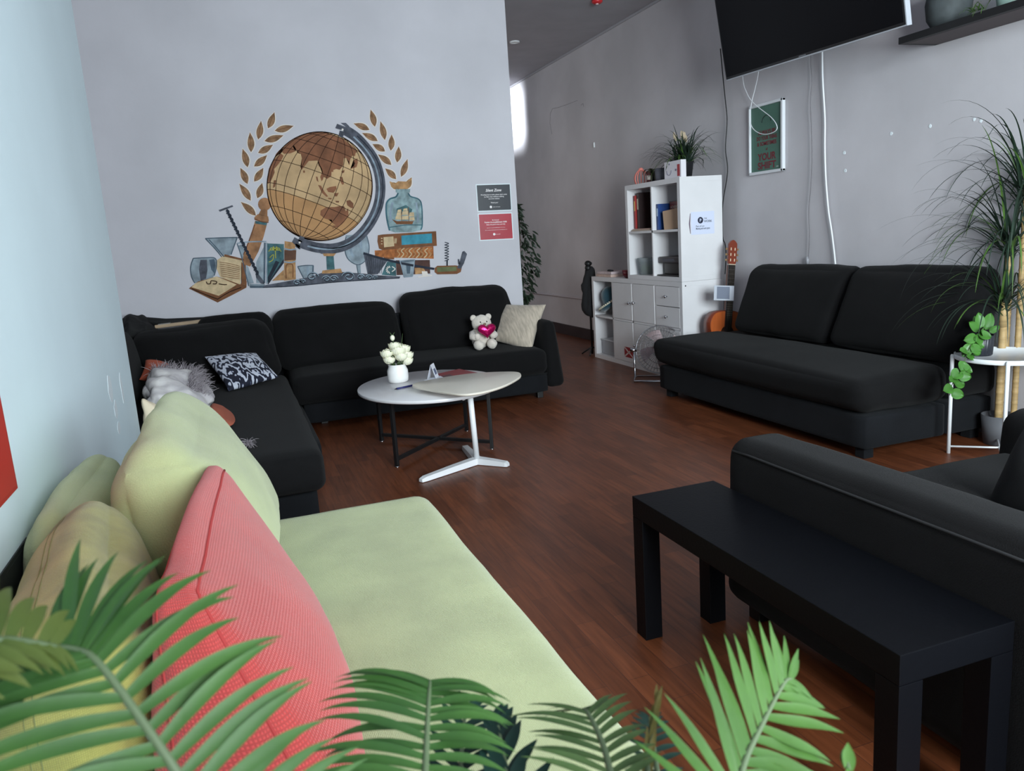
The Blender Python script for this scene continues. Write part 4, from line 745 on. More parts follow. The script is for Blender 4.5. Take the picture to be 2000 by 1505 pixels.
o = b.build('terracotta_cushion', mat('terracotta_fabric', (160, 84, 62), .85, bump=.3, bscale=200)); tag(o, 'terracotta cushion lying on the chaise behind the big green cushion', 'cushion')
# shaggy blanket: lumpy cloth with long fringe
t = thing('shaggy_blanket', (-.35, 4.5, .38), 'crumpled white and grey blanket with a shaggy fringe heaped on the chaise', 'blanket')
CL = mat('blanket_white', (240, 236, 232), .9, var=.14, vscale=8, bump=.5, bscale=40, rgb2=(196, 190, 194)); FR = mat('fringe_grey', (176, 168, 172), .9, rgb2=(128, 120, 126), vscale=20)
b = MB(); b.hexa([(-.46, 4.22, .385), (-.16, 4.16, .385), (-.5, 4.85, .385), (-.2, 4.9, .385), (-.47, 4.3, .50), (-.22, 4.2, .46), (-.5, 4.85, .60), (-.24, 4.85, .54)], .08, (.02, .02, .03), n=34, nz=.05, nf=7, seed=9); surf = b.surf
b.build('cloth', CL, t)
random.seed(12); fb = MB()
def fringe(p, d, L_):
    d = Vector(d).normalized(); q = [p]; v = d+Vector([random.gauss(0, .35) for _ in range(3)])
    for i in range(4): v.z -= .22; q.append(q[-1]+v.normalized()*L_/4)
    fb.tube(q, [.0022, .0018, .0014, .001, .0004], 4, caps=False)
for i in range(420):
    k = random.random(); p = surf((random.uniform(.7, 1), -.2+1.2*k, 1 if random.random() < .7 else random.uniform(.2, 1))); fringe(p, (.6, .1, .7), random.uniform(.035, .08))
for i in range(260): p = surf((random.uniform(-1, 1), random.uniform(.85, 1), 1)); fringe(p, (.1, .3, .8), random.uniform(.04, .08))
fb.build('fringe', FR, t)['kind'] = 'stuff'
fb = MB()
for i in range(60): fringe(Vector((-.012+random.uniform(-.01, .01), 3.53+random.uniform(-.02, .02), .378)), (random.uniform(-.4, .4), -.5, .45), .05)
o = fb.build('white_feather_tuft', FR); tag(o, 'small tuft of white fringe on the chaise edge beside the big green cushion', 'tuft')
b = MB(); b.hexa([(-.485, 4.14, .385), (-.36, 4.14, .385), (-.485, 4.2, .385), (-.36, 4.2, .385), (-.48, 4.13, .54), (-.43, 4.13, .50), (-.48, 4.17, .54), (-.43, 4.17, .50)], .02, (0, .01, 0), n=14, nz=.02, nf=10)
o = b.build('cream_cloth_bag', mat('cream_canvas', (232, 216, 188), .85, bump=.4, bscale=50)); tag(o, 'small cream cloth bag at the end of the near left wall', 'bag')
# black bag and wooden slat on the back of the corner sofa
t = thing('black_bag', (-.62, 5.9, .66), 'black bag with a long strap draped on the back of the corner sofa', 'bag'); BB = mat('black_nylon', (9, 9, 10), .8, bump=.5, bscale=40)
b = MB(); b.hexa([(-.74, 5.8, .66), (-.5, 5.8, .66), (-.74, 6.02, .66), (-.5, 6.02, .66), (-.7, 5.82, .82), (-.56, 5.82, .78), (-.7, 6.0, .84), (-.56, 6.0, .80)], .05, (.02, .01, .02), n=18, nz=.03, nf=11, seed=2); b.build('bag_body', BB, t)
b = MB(); b.tube([(-.6, 5.95, .78), (-.45, 5.97, .755), (-.2, 5.985, .745), (.0, 5.985, .74), (.16, 5.98, .73)], [.03, .026, .022, .024, .02], 8); b.build('strap', BB, t)
t = thing('wooden_slat', (-.2, 5.9, .72), 'pale wooden slat lying along the top of the corner sofa back', 'slat')
b = MB(); b.bar((-.52, 5.9, .737), (.12, 5.915, .757), .05, .022); b.build('slat', mat('pale_wood', (176, 150, 120), .6, var=.2, stretch=(1, 12, 12)), t)
b = MB(); b.bar((-.50, 5.9, .7505), (-.42, 5.902, .753), .0515, .004); b.build('paper_label', mat('label_grey', (150, 146, 142), .7), t)
# ================================================================= SIDE TABLE WITH PLANT
SC_ = (3.40, 2.66); SR = .21; SZ = .492
t = thing('round_side_table', (SC_[0], SC_[1], 0), 'small round white metal tray table with thin legs at the right edge', 'table')
MB().lathe([(.0001, SZ-.018), (SR-.002, SZ-.018), (SR, SZ-.014), (SR, SZ+.004), (SR-.003, SZ+.005), (SR-.005, SZ), (.0001, SZ)], (SC_[0], SC_[1], 0), 64).build('tray', mat('tray_white', (228, 230, 232), .35, var=.03), t)
for a in (140, 222, 320, 42):
    r = SR+.008; a = math.radians(a); x, y = SC_[0]+r*math.cos(a), SC_[1]+r*math.sin(a)
    MB().tube([(x, y, 0), (x, y, SZ-.003), (x, y, SZ+.003)], [.009, .009, .006], 12).build('leg', WHITEMET, t)
b = MB()
for a0, a1 in ((140, 320), (42, 222)):
    a0, a1 = math.radians(a0), math.radians(a1); b.tube([(SC_[0]+SR*math.cos(a0), SC_[1]+SR*math.sin(a0), .035), (SC_[0]+SR*math.cos(a1), SC_[1]+SR*math.sin(a1), .035)], .005, 8)
b.build('crossbar', WHITEMET, t)
PO = Vector((3.315, 2.72, SZ+.001))
t = thing('trailing_pot_plant', PO, 'small trailing plant with round green leaves in a ribbed black pot on the side table', 'plant')
MB().lathe([(.0001, 0), (.048, 0), (.052, .006), (.056, .095), (.053, .097), (.05, .085), (.0001, .08)], PO, 96, wob=lambda a, z: .022*math.cos(a*24) if z > .003 else 0).build('pot', mat('black_ceramic', (30, 33, 40), .4), t)
MB().lathe([(.0001, .084), (.05, .082)], PO, 24).build('soil', mat('soil', (40, 30, 24), .9, bump=.6), t)
LG = mat('round_leaf_green', (70, 128, 44), .45, var=.25, vscale=12, trans=.1)
def rleaf(mb_, c, d, nrm, L_, w_, cup=.15, n_=8):
    c = Vector(c); d = Vector(d).normalized(); nrm = Vector(nrm); sd = d.cross(nrm).normalized(); nrm = sd.cross(d).normalized(); vs_ = []
    for i in range(n_+1):
        u = i/n_; ww = w_*math.sin(PI*u**.8)**.6 if 0 < u < 1 else 0
        for k in (-1, -.5, 0, .5, 1): vs_.append(c+d*L_*u+sd*ww*k*.5+nrm*(abs(k)*cup*w_-.25*L_*u*u))
    mb_.add(vs_, [[i*5+k, i*5+k+1, (i+1)*5+k+1, (i+1)*5+k] for i in range(n_) for k in range(4)])
random.seed(3)
top = PO+Vector((0, 0, .09))
def bigleaf(nm, c, d, nrm, L_, w_):
    b = MB(); rleaf(b, c, d, nrm, L_, w_); b.build(nm, LG, t)
for (dx, dy, dz, ddx, ddy, ddz, L_) in ((0, -.01, .01, .4, -.1, .9, .085), (-.01, 0, .02, -.15, -.1, .9, .075), (-.02, -.01, .01, -.8, -.1, .7, .07), (.0, .01, .01, .1, .3, .8, .07), (-.02, -.02, .0, -.6, -.6, .3, .06), (.01, -.02, .0, .3, -.6, .5, .05)):
    st = top+Vector((dx, dy, 0)); en = st+Vector((ddx*.02, ddy*.02, .02+dz)); MB().tube([st, en], .0015, 5).build('stem', STEM, t); bigleaf('leaf', en, (ddx, ddy, ddz), (-.4, -.9, .3), L_, L_*.62)
vine = spline([PO+Vector(v) for v in ((-.02, -.02, .09), (-.07, -.04, .105), (-.12, -.05, .07), (-.155, -.055, .01), (-.19, -.06, -.05), (-.235, -.06, -.10), (-.25, -.06, -.155))], 6)
MB().tube(vine, .002, 6).build('vine', STEM, t)
for i in range(2, len(vine)-1, 2):
    s_ = 1 if (i//2) % 2 else -1; bigleaf('leaf', vine[i], (s_*.9+random.uniform(-.4, .4), random.uniform(-.7, .1), random.uniform(-.8, .35)), (random.uniform(-.7, .2), -.8, random.uniform(.1, .8)), random.uniform(.05, .07), random.uniform(.042, .056))
v2 = spline([PO+Vector(v) for v in ((-.03, -.01, .09), (-.07, -.03, .07), (-.1, -.03, .04), (-.11, -.04, .015))], 6)
MB().tube(v2, .002, 6).build('vine', STEM, t)
for i in range(2, len(v2), 3): bigleaf('leaf', v2[i], ((-1)**i*.7, -.5, -.1), (-.2, -.8, .6), .05, .042)
# ================================================================= TALL CANE PLANT AT THE RIGHT EDGE
t = thing('cane_plant', (3.56, 2.85, 0), 'tall cane plant with long arching grassy leaves behind the small side table', 'plant')
MB().lathe([(.0001, 0), (.07, 0), (.085, .15), (.08, .15), (.07, .13), (.0001, .12)], (3.57, 2.8, 0), 32).build('pot', mat('grey_pot', (90, 90, 94), .7), t)
CANE = mat('bamboo_cane', (176, 146, 98), .6, var=.18, vscale=6, stretch=(1, 1, 8))
def cane(x, y, z1, r):
    b = MB(); pr = []; z = .1; i = 0
    while z < z1:
        pr += [(r, z), (r*1.1, z+.004), (r, z+.009)]; z += .055
    pr.append((r*.95, z1)); b.lathe(pr, (x, y, 0), 14); b.build('cane', CANE, t)
cane(3.545, 2.79, .66, .017); cane(3.60, 2.82, .95, .021); cane(3.60, 2.75, 1.2, .014)
b = MB(); b.tube([(3.545, 2.79, .6), (3.535, 2.785, .66), (3.53, 2.78, .72)], [.022, .02, .012], 8); b.tube([(3.545, 2.79, .6), (3.56, 2.785, .66), (3.565, 2.78, .7)], [.015, .012, .01], 8); b.build('cane', CANE, t)
GL = mat('dark_grass_leaf', (38, 58, 44), .5, var=.3, vscale=6); GL2 = mat('fresh_grass_leaf', (84, 120, 52), .5, var=.3, vscale=6)
def blade(mb_, c, az, el, L_, droop, w_, mi=0, lim=RX-.015, n_=16):
    v = Vector((math.cos(az)*math.cos(el), math.sin(az)*math.cos(el), math.sin(el))); p = Vector(c); P_ = [p.copy()]
    for i in range(n_):
        v = (v+Vector((0, 0, -droop/n_*(.4+1.2*i/n_)))).normalized(); p = p+v*L_/n_; p.x = min(p.x, lim); P_.append(p.copy())
    sd0 = Vector((-math.sin(az), math.cos(az), 0)); vs_ = []
    for i, q in enumerate(P_):
        u = i/n_; ww = w_*min(1, u*6+.35)*(1-u)**.6+.0006; t3 = (P_[min(i+1, n_)]-P_[max(i-1, 0)]).normalized(); nn = sd0.cross(t3)
        vs_ += [q-sd0*ww/2+nn*ww*.12, q, q+sd0*ww/2+nn*ww*.12]
    mb_.add(vs_, [[i*3+k, i*3+k+1, (i+1)*3+k+1, (i+1)*3+k] for i in range(n_) for k in range(2)], mi)
random.seed(21)
def head(c, n_, L0, L1, lb_):
    b = MB()
    for i in range(n_):
        az = random.uniform(0, 2*PI) if i % 3 else random.uniform(PI*.75, PI*1.35); blade(b, Vector(c)+Vector((random.gauss(0, .01), random.gauss(0, .01), random.uniform(-.05, .03))), az, random.uniform(.35, 1.35), random.uniform(L0, L1), random.uniform(1.4, 3.0), random.uniform(.009, .014), 1 if random.random() < .15 else 0)
    b.build('leaf_crown', [GL, GL2], t)
head((3.60, 2.82, .97), 70, .4, .72, 0); head((3.54, 2.785, .70), 75, .3, .6, 1); head((3.60, 2.74, 1.2), 55, .4, .72, 2)
# ================================================================= WHITE CUBE CABINETS
BX0, BX1 = 3.195, 3.56; Y0, Y1, YU = 5.14, 6.71, 5.99; LZT = .765; UZ1 = 1.535
CAB = mat('cabinet_white', (222, 220, 222), .4, var=.03); INNER = mat('cabinet_inner', (214, 214, 218), .5)
t = thing('cube_cabinet', (3.38, 5.92, 0), 'low wide white cube cabinet with doors and drawers on the floor by the right wall', 'cabinet')
b = MB(); b.box2((BX0, Y0, 0), (BX1, Y1, .038), .001); b.box2((BX0, Y0, LZT-.038), (BX1, Y1, LZT), .001); b.box2((BX0, Y0, .038), (BX1, Y0+.038, LZT-.038), 0); b.box2((BX0, Y1-.038, .038), (BX1, Y1, LZT-.038), 0)
cols = [Y0+.038+i*(Y1-Y0-.076+.016)/4 for i in range(5)]     # start of each bay
for i in (1, 2, 3): b.box2((BX0+.003, cols[i]-.016, .038), (BX1, cols[i], LZT-.038), 0)
zm = .4
b.box2((BX0+.003, Y0+.038, zm-.008), (BX1, Y1-.038, zm+.008), 0); b.box2((BX1-.008, Y0+.038, .038), (BX1, Y1-.038, LZT-.038), 0)
b.build('carcass', CAB, t)
def knob(y, z, par): b = MB(); b.lathe([(.005, 0), (.005, .014), (.012, .018), (.013, .024), (.0001, .027)], (BX0-.001, y, z), 14, axis=Matrix.Rotation(-PI/2, 3, 'Y')); return b.build('knob', CHROME, par)
def door(y0, y1, z0, z1, nm, ky, kz):
    d = MB().box2((BX0-.001, y0+.004, z0+.003), (BX0+.017, y1-.004, z1-.003), .0015).build(nm, CAB, t)
    if ky: knob(ky, kz, d)
    return d
def bay(i): return cols[i], cols[i+1]-.016
y0, y1 = bay(2); door(y0, y1, zm+.008, LZT-.038, 'door', y0+.035, .56); dl = door(y0, y1, .038, zm-.008, 'door', 0, 0)
y0, y1 = bay(1); door(y0, y1, zm+.008, LZT-.038, 'door', y1-.035, .565); door(y0, y1, .038, zm-.008, 'door', y1-.035, .2)
y0, y1 = bay(0); zz = (zm+.008+LZT-.038)/2; door(y0, y1, zz, LZT-.038, 'drawer', (y0+y1)/2, (zz+LZT-.038)/2); door(y0, y1, zm+.008, zz, 'drawer', (y0+y1)/2, (zm+.008+zz)/2); door(y0, y1, .038, zm-.008, 'door', 0, 0)
y0 = bay(2)[0]; c = Vector((BX0-.0015, y0+.085, .125)); hw, hh = .082, .045
stk = MB(); stk.box2((c.x-.001, c.y-hw, c.z-hh), (c.x, c.y+hw, c.z+hh), 0); s_ = stk.build('red_sticker', mat('sticker_red', (150, 22, 34), .5), t)
b = MB()
for sg in (1, -1): b.bar((c.x-.0015, c.y-hw*.95, c.z-sg*hh*.9), (c.x-.0015, c.y+hw*.95, c.z+sg*hh*.9), .001, .014, up=(0, sg*-hh, hw))
b.build('cross_mark', mat('sticker_cream', (214, 196, 190), .5), s_)
MB().tube([(BX0+.03, Y0-.0005, .735), (BX0+.03, Y0+.001, .735)], .006, 12).build('bolt_cap', mat('bolt_grey', (60, 60, 64), .4), t)
t = thing('cube_shelf', (3.38, 5.56, LZT), 'white open shelf of four cubes stacked on the low cabinet', 'shelf')
b = MB(); b.box2((BX0, Y0, LZT+.001), (BX1, YU, LZT+.035), .001); b.box2((BX0, Y0, UZ1-.038), (BX1, YU, UZ1), .001); b.box2((BX0, Y0, LZT+.035), (BX1, Y0+.038, UZ1-.038), 0); b.box2((BX0, YU-.038, LZT+.035), (BX1, YU, UZ1-.038), 0)
ym = (Y0+YU)/2; zs = 1.15; b.box2((BX0+.003, ym-.008, LZT+.035), (BX1, ym+.008, UZ1-.038), 0); b.box2((BX0+.003, Y0+.038, zs-.009), (BX1, YU-.038, zs+.009), 0)
b.build('carcass', CAB, t); MB().box2((BX1-.01, Y0+.038, LZT+.035), (BX1-.004, YU-.038, UZ1-.038), 0).build('back_panel', INNER, t)
# notice on the side of the shelf
c0, c1, c2 = Yp(1350, 456, Y0), Yp(1393, 451, Y0), Yp(1351, 414, Y0)
x0, x1, z0, z1 = c0.x, c1.x+.01, c0.z-.01, c2.z
t = thing('shelf_notice', ((x0+x1)/2, Y0, z0), 'white notice with a round dark logo taped to the side of the white shelf', 'notice')
MB().box2((x0, Y0-.0016, z0), (x1, Y0-.0004, z1), 0).build('paper', mat('notice_paper', (206, 212, 232), .6), t)
lc = Vector((x0+.40*(x1-x0), Y0-.0022, z0+.62*(z1-z0))); b = MB(); flat(b, [lc+Vector((.024*math.cos(a*PI/10), 0, .024*math.sin(a*PI/10))) for a in range(20)]); lg = b.build('round_logo', mat('logo_navy', (26, 32, 56), .5), t)
b = MB(); text_mesh(b, 'P', lc+Vector((0, 0, -.012)), (1, 0, 0), (0, 0, 1), .024, bold=.02); b.build('logo_letter', mat('notice_paper2', (206, 212, 232), .6), lg)
b = MB()
for s_, xx, zz, sz, wf in (('THE', .55, .66, .010, 0), ('WORK', .55, .52, .016, 0), ('Part of our', .2, .33, .012, 0), ('Meeting and work space', .2, .22, .014, .6)):
    text_mesh(b, s_, (x0+xx*(x1-x0), Y0-.0018, z0+zz*(z1-z0)), (1, 0, 0), (0, 0, 1), sz, align='LEFT', bold=.015, width=wf*(x1-x0) if wf else None)
b.build('lettering', mat('notice_ink', (60, 68, 84), .6), t)
b = MB(); b.tube([(x0-.006, Y0-.003, z1-.01), (x0-.016, Y0-.007, (z0+z1)/2), (x0-.008, Y0-.003, z0+.01)], [.0015, .004, .0015], 6); b.build('curled_edge', mat('curl_purple', (110, 90, 110), .6), t)
# ---- books and boxes in the cubes
def book(y0, y1, x0, x1, z0, z1, rgb, nm, lb_, sp=None, lean=0, grp=None):
    t = thing(nm, ((x0+x1)/2, (y0+y1)/2, z0), lb_, 'book', 'pink books piled on the low cabinet' if nm == 'pink_book' else 'books and boxes in the upper cubes'); R = Matrix.Rotation(lean, 3, 'X'); c = Vector(((x0+x1)/2, (y0+y1)/2, (z0+z1)/2)); d = (x1-x0, abs(y1-y0), z1-z0)
    MB().box(c, d, .002, R).build('cover', mat('cover_%d_%d_%d' % rgb, rgb, .55, var=.15, vscale=20), t)
    MB().box(c+Vector((.003, 0, 0)), (d[0], d[1]*.75, d[2]-.006), 0, R).build('pages', mat('pages', (214, 204, 184), .8), t)
    if sp: MB().box(c+Vector((-d[0]/2-.0004, 0, d[2]*.18)), (.001, d[1]*.6, d[2]*.3), 0, R).build('spine_title', mat('title_%d_%d_%d' % sp, sp, .5), t)
    return t
zc = zs+.01; zb = LZT+.036
book(5.9, 5.925, 3.24, 3.43, zc+.02, zc+.29, (170, 36, 34), 'red_book', 'tall red book standing in the upper far cube of the shelf', (222, 180, 90))
book(5.862, 5.896, 3.25, 3.45, zc+.02, zc+.31, (46, 30, 30), 'black_book', 'tall black book behind the red book in the shelf', (190, 180, 160))
t = book(5.61, 5.855, 3.36, 3.40, zc+.02, zc+.30, (84, 42, 34), 'board_game_box', 'dark brown box facing out beside the red book in the shelf')
b = MB(); text_mesh(b, 'ANNO', (3.3585, 5.735, zc+.24), (0, -1, 0), (0, 0, 1), .03, bold=.02); b.build('lettering', mat('gold_red', (170, 70, 50), .5), t)
t = thing('flat_magazines', (3.33, 5.78, zc), 'two beige magazines lying flat under the red book', 'magazines')
MB().box2((3.21, 5.62, zc), (3.45, 5.93, zc+.009), .001).build('magazine', mat('beige_paper', (176, 160, 144), .7), t); MB().box2((3.22, 5.64, zc+.0095), (3.44, 5.92, zc+.018), .001).build('magazine', mat('pink_beige_paper', (190, 160, 148), .7), t)
book(5.52, 5.545, 3.23, 3.42, zc, zc+.20, (30, 66, 130), 'blue_book', 'blue book standing at the left of the upper near cube', (180, 200, 220))
t = book(5.30, 5.515, 3.33, 3.37, zc, zc+.215, (52, 44, 62), 'game_box', 'colourful blue and red game box behind the beige notebook in the shelf')
MB().box2((3.3285, 5.31, zc+.14), (3.3292, 5.505, zc+.21), 0).build('red_band', mat('band_red', (130, 44, 38), .5, var=.4, vscale=40), t); MB().box2((3.3285, 5.31, zc+.01), (3.3292, 5.505, zc+.12), 0).build('blue_picture', mat('band_blue', (40, 70, 120), .5, rgb2=(18, 26, 46), vscale=30), t)
b = MB(); text_mesh(b, 'ADVENTURE', (3.328, 5.41, zc+.158), (0, -1, 0), (0, 0, 1), .022, bold=.02, width=.17); b.build('lettering', mat('title_light', (190, 170, 150), .5), t)
t = thing('beige_notebook', (3.27, 5.34, zc), 'beige notebook leaning in front of the game box in the shelf', 'notebook'); R = Matrix.Rotation(-.12, 3, 'X')@Matrix.Rotation(.35, 3, 'Z')
MB().box((3.27, 5.37, zc+.075), (.02, .17, .15), .002, R).build('cover', mat('notebook_beige', (170, 142, 118), .7), t); MB().box((3.271, 5.372, zc+.0755), (.015, .171, .142), .001, R).build('pages', mat('pages', (214, 204, 184), .8), t)
t = thing('clear_tub', (3.31, 5.82, zb), 'clear plastic tub with green things inside in the lower far cube', 'tub')
PLS = glass('clear_plastic', (220, 226, 228), .28, .15)
b = MB(); b.lathe([(.062, 0), (.075, .135), (.078, .136), (.075, .13), (.06, .004), (.0001, .003)], (3.30, 5.85, zb), 28); b.build('tub_wall', PLS, t)
b = MB(); b.ball((3.29, 5.86, zb+.045), .03, 0, 12, (1, 1.2, 1.3)); b.ball((3.3, 5.82, zb+.04), .026, 0, 12, (1, 1, 1.4)); b.build('green_contents', mat('lime_plastic', (120, 150, 70), .5), t)
t = thing('orange_bottle', (3.42, 5.835, zb), 'orange and green squeeze bottle next to the clear tub in the shelf', 'bottle')
MB().lathe([(.0001, 0), (.028, 0), (.032, .02), (.03, .08), (.02, .11), (.016, .12), (.016, .125)], (3.42, 5.835, zb), 20).build('bottle_body', mat('olive_green', (128, 132, 64), .4), t); MB().lathe([(.017, .125), (.02, .13), (.016, .17), (.006, .205), (.0001, .206)], (3.42, 5.835, zb), 18).build('cap', mat('orange_cap', (190, 92, 46), .45), t)
t = thing('black_device', (3.34, 5.36, zb), 'black boxy device with a slanted front in the lower near cube', 'device'); DK = mat('device_black', (26, 24, 28), .4)
MB().box2((3.26, 5.2, zb+.012), (3.46, 5.5, zb+.10), .008).build('lower_housing', DK, t); MB().box2((3.23, 5.22, zb+.101), (3.46, 5.53, zb+.15), .008).build('upper_housing', mat('device_grey', (62, 60, 64), .4), t); MB().box2((3.22, 5.19, zb), (3.46, 5.54, zb+.011), .003).build('base_tray', DK, t)
MB().box2((3.2285, 5.3, zb+.115), (3.2295, 5.47, zb+.135), 0).build('display', mat('display_grey', (92, 92, 100), .2), t); MB().box2((3.2565, 5.22, zb+.06), (3.2575, 5.28, zb+.085), 0).build('metal_badge', mat('badge', (170, 150, 120), .3, metal=.7), t)
t = thing('plastic_box', (3.34, 6.49, .0385), 'translucent plastic storage box in the bottom left cube of the cabinet', 'box')
b = MB(); b.box2((3.24, 6.37, .0385), (3.5, 6.64, .17), .012); b.build('box_body', glass('milky_plastic', (205, 208, 214), .5, .3), t); b = MB(); b.box2((3.235, 6.365, .171), (3.505, 6.645, .183), .005); b.build('lid', mat('milky_lid', (190, 194, 200), .4), t)
# sombrero in the upper left cube
t = thing('sombrero', (3.32, 6.5, .42), 'teal sombrero with white lace trim stuffed in the top left cube of the cabinet', 'hat')
a = math.radians(38); R = Matrix.Rotation(math.radians(-62), 3, 'Y')@Matrix.Rotation(a, 3, 'X'); hc = Vector((3.30, 6.50, .5)); TEAL = mat('teal_velvet', (14, 66, 82), .7, sheen=.5)
R = (Vector((-.45, .25, -.62)).normalized()).to_track_quat('Z', 'Y').to_matrix()
hcn = Vector((3.335, 6.5, .505)); R = Vector((-.38, .34, .86)).normalized().to_track_quat('Z', 'Y').to_matrix()
b = MB(); b.lathe([(.092, 0), (.1, .05), (.092, .11), (.065, .16), (.03, .18), (.0001, .185)], hcn, 36, axis=R); b.build('crown', TEAL, t)
b = MB(); b.lathe([(.09, 0), (.125, -.006), (.15, .012), (.162, .04), (.157, .042), (.145, .018), (.124, .0), (.092, .006)], hcn, 48, axis=R); b.build('brim', TEAL, t); LACE = mat('lace_white', (214, 206, 184), .7, bump=.8, bscale=200)
for rr_, zz, nm in ((.112, .006, 'lace_band'), (.16, .04, 'lace_edge')):
    b = MB(); n = 44
    for i in range(n): a_ = 2*PI*i/n; b.ball(R@Vector((rr_*math.cos(a_), rr_*math.sin(a_), zz+.003))+hcn, .0072, 0, 6)
    b.tube([R@Vector((rr_*math.cos(2*PI*i/48), rr_*math.sin(2*PI*i/48), zz-.004))+hcn for i in range(49)], .005, 6); b.build(nm, LACE, t)
# ---- on top of the low cabinet
for i, (dz, rgb, lb_, dx) in enumerate(((0, (206, 178, 166), 'pale pink book at the bottom of the pile on the low white cabinet', 0), (.024, (214, 196, 198), 'white and pink book on top of the pile on the low white cabinet', .01))):
    book(6.36+dx, 6.66-dx, 3.22+dx, 3.42, LZT+dz+.0005, LZT+dz+.023, rgb, 'pink_book', lb_)
t = thing('dark_red_bowl', (3.30, 6.13, LZT), 'dark red bowl on the low cabinet against the upper shelf', 'bowl')
MB().lathe([(.0001, 0), (.055, 0), (.078, .03), (.082, .062), (.079, .062), (.07, .03), (.0001, .012)], (3.29, 6.10, LZT), 32).build('bowl_body', mat('wine_red', (92, 20, 34), .4), t); b = MB(); b.lathe([(.079, .062), (.082, .062), (.083, .067), (.079, .067)], (3.29, 6.1, LZT), 32); b.build('rim', mat('wine_rim', (120, 40, 50), .4), t)
t = thing('white_cup', (3.40, 6.2, LZT), 'small white cup behind the dark red bowl', 'cup'); MB().lathe([(.0001, 0), (.026, 0), (.034, .085), (.032, .085), (.024, .006), (.0001, .005)], (3.44, 6.16, LZT), 24).build('cup_body', WHITEMET, t)
b = MB(); b.tube([(3.44-.034, 6.16, LZT+.07), (3.44-.055, 6.16, LZT+.055), (3.44-.05, 6.16, LZT+.03), (3.44-.029, 6.16, LZT+.025)], .004, 6); b.build('cup_handle', WHITEMET, t)
b = MB(); b.hexa([(3.25, 6.42, LZT+.049), (3.29, 6.42, LZT+.049), (3.25, 6.5, LZT+.049), (3.29, 6.5, LZT+.049), (3.255, 6.43, LZT+.062), (3.285, 6.43, LZT+.062), (3.255, 6.49, LZT+.066), (3.285, 6.49, LZT+.066)], .008, n=8, nz=.003); o = b.build('computer_mouse', DK); tag(o, 'small black mouse lying on the pink books', 'mouse')
# ---- on top of the tall shelf
t = thing('pink_wire_lantern', (3.33, 5.96, UZ1), 'coral pink wire cage lantern on top of the shelf', 'lantern'); LP = mat('lantern_pink', (236, 140, 128), .5)
lx, ly = 3.32, 5.93
for i in range(12):
    a_ = 2*PI*i/12; pr = [(.045, .004), (.055, .04), (.052, .075), (.03, .108), (.018, .118)]
    MB().tube(spline([(lx+r*math.cos(a_), ly+r*math.sin(a_), UZ1+z) for r, z in pr], 4), .0045, 5).build('wire', LP, t)
b = MB(); b.lathe([(.0001, 0), (.048, 0), (.05, .005), (.0001, .006)], (lx, ly, UZ1), 24); b.build('base', LP, t); b = MB(); b.lathe([(.019, .115), (.021, .118), (.019, .13), (.008, .138), (.0001, .138)], (lx, ly, UZ1), 16); b.build('finial', LP, t)
t = thing('shelf_grass_plant', (3.42, 5.45, UZ1), 'bushy potted spider plant with pale flower tips on top of the shelf', 'plant')
px_, py_ = 3.42, 5.43
MB().lathe([(.0001, 0), (.055, 0), (.072, .12), (.076, .125), (.068, .12), (.0001, .11)], (px_, py_, UZ1), 28).build('pot', mat('dark_plastic_pot', (24, 24, 28), .5), t)
random.seed(33); b = MB()
for i in range(150):
    az = random.uniform(0, 2*PI); blade(b, (px_+random.gauss(0, .025), py_+random.gauss(0, .035), UZ1+.11), az, random.uniform(.5, 1.4), random.uniform(.18, .38), random.uniform(1.2, 2.8), random.uniform(.010, .016), 1 if random.random() < .2 else 0)
for az, L_, dr in ((-1.6, .52, 2.2), (-1.45, .48, 1.7), (-1.7, .42, 2.7), (-1.35, .40, 1.9), (1.7, .46, 1.9), (1.5, .42, 1.6), (1.9, .44, 2.4), (2.4, .4, 2.1)): blade(b, (px_, py_, UZ1+.12), az, .95, L_, dr, .008, 0)
b.build('leaves', [GL, GL2], t)
b = MB()
for i in range(9):
    x, y = px_+random.gauss(0, .02), py_+random.gauss(0, .035); h = random.uniform(.27, .36); b.tube([(x, y, UZ1+.11), (x+.005, y, UZ1+h)], .0016, 5); b.ball((x+.005, y, UZ1+h+.02), .009, 1, 8, (1, 1, 3.0))
b.build('flower_spikes', [GL2, mat('pale_spike', (196, 178, 152), .7)], t)
t = thing('small_pot_plant', (3.3, 5.78, UZ1), 'small dark pot with floppy brownish leaves between the lantern and the spider plant', 'plant')
MB().lathe([(.0001, 0), (.04, 0), (.045, .085), (.04, .085), (.0001, .075)], (3.32, 5.74, UZ1), 22).build('pot', mat('black_pot', (14, 13, 15), .4), t)
b = MB(); OL = mat('olive_leaf', (62, 66, 44), .6, var=.3)
for i in range(16): az = random.uniform(0, 2*PI); blade(b, (3.32, 5.75, UZ1+.08), az, random.uniform(.2, .9), random.uniform(.12, .2), 2.4, .022)
b.build('leaves', OL, t)
t = thing('grey_pot', (3.27, 5.62, UZ1), 'plain grey pot half hidden behind the white gift box', 'pot'); MB().lathe([(.0001, 0), (.04, 0), (.046, .1), (.043, .1), (.0001, .09)], (3.30, 5.585, UZ1), 24).build('pot_body', mat('slate_pot', (84, 84, 92), .7), t); MB().lathe([(.0001, .088), (.043, .09)], (3.3, 5.585, UZ1), 20).build('soil', mat('soil', (40, 30, 24), .9), t)
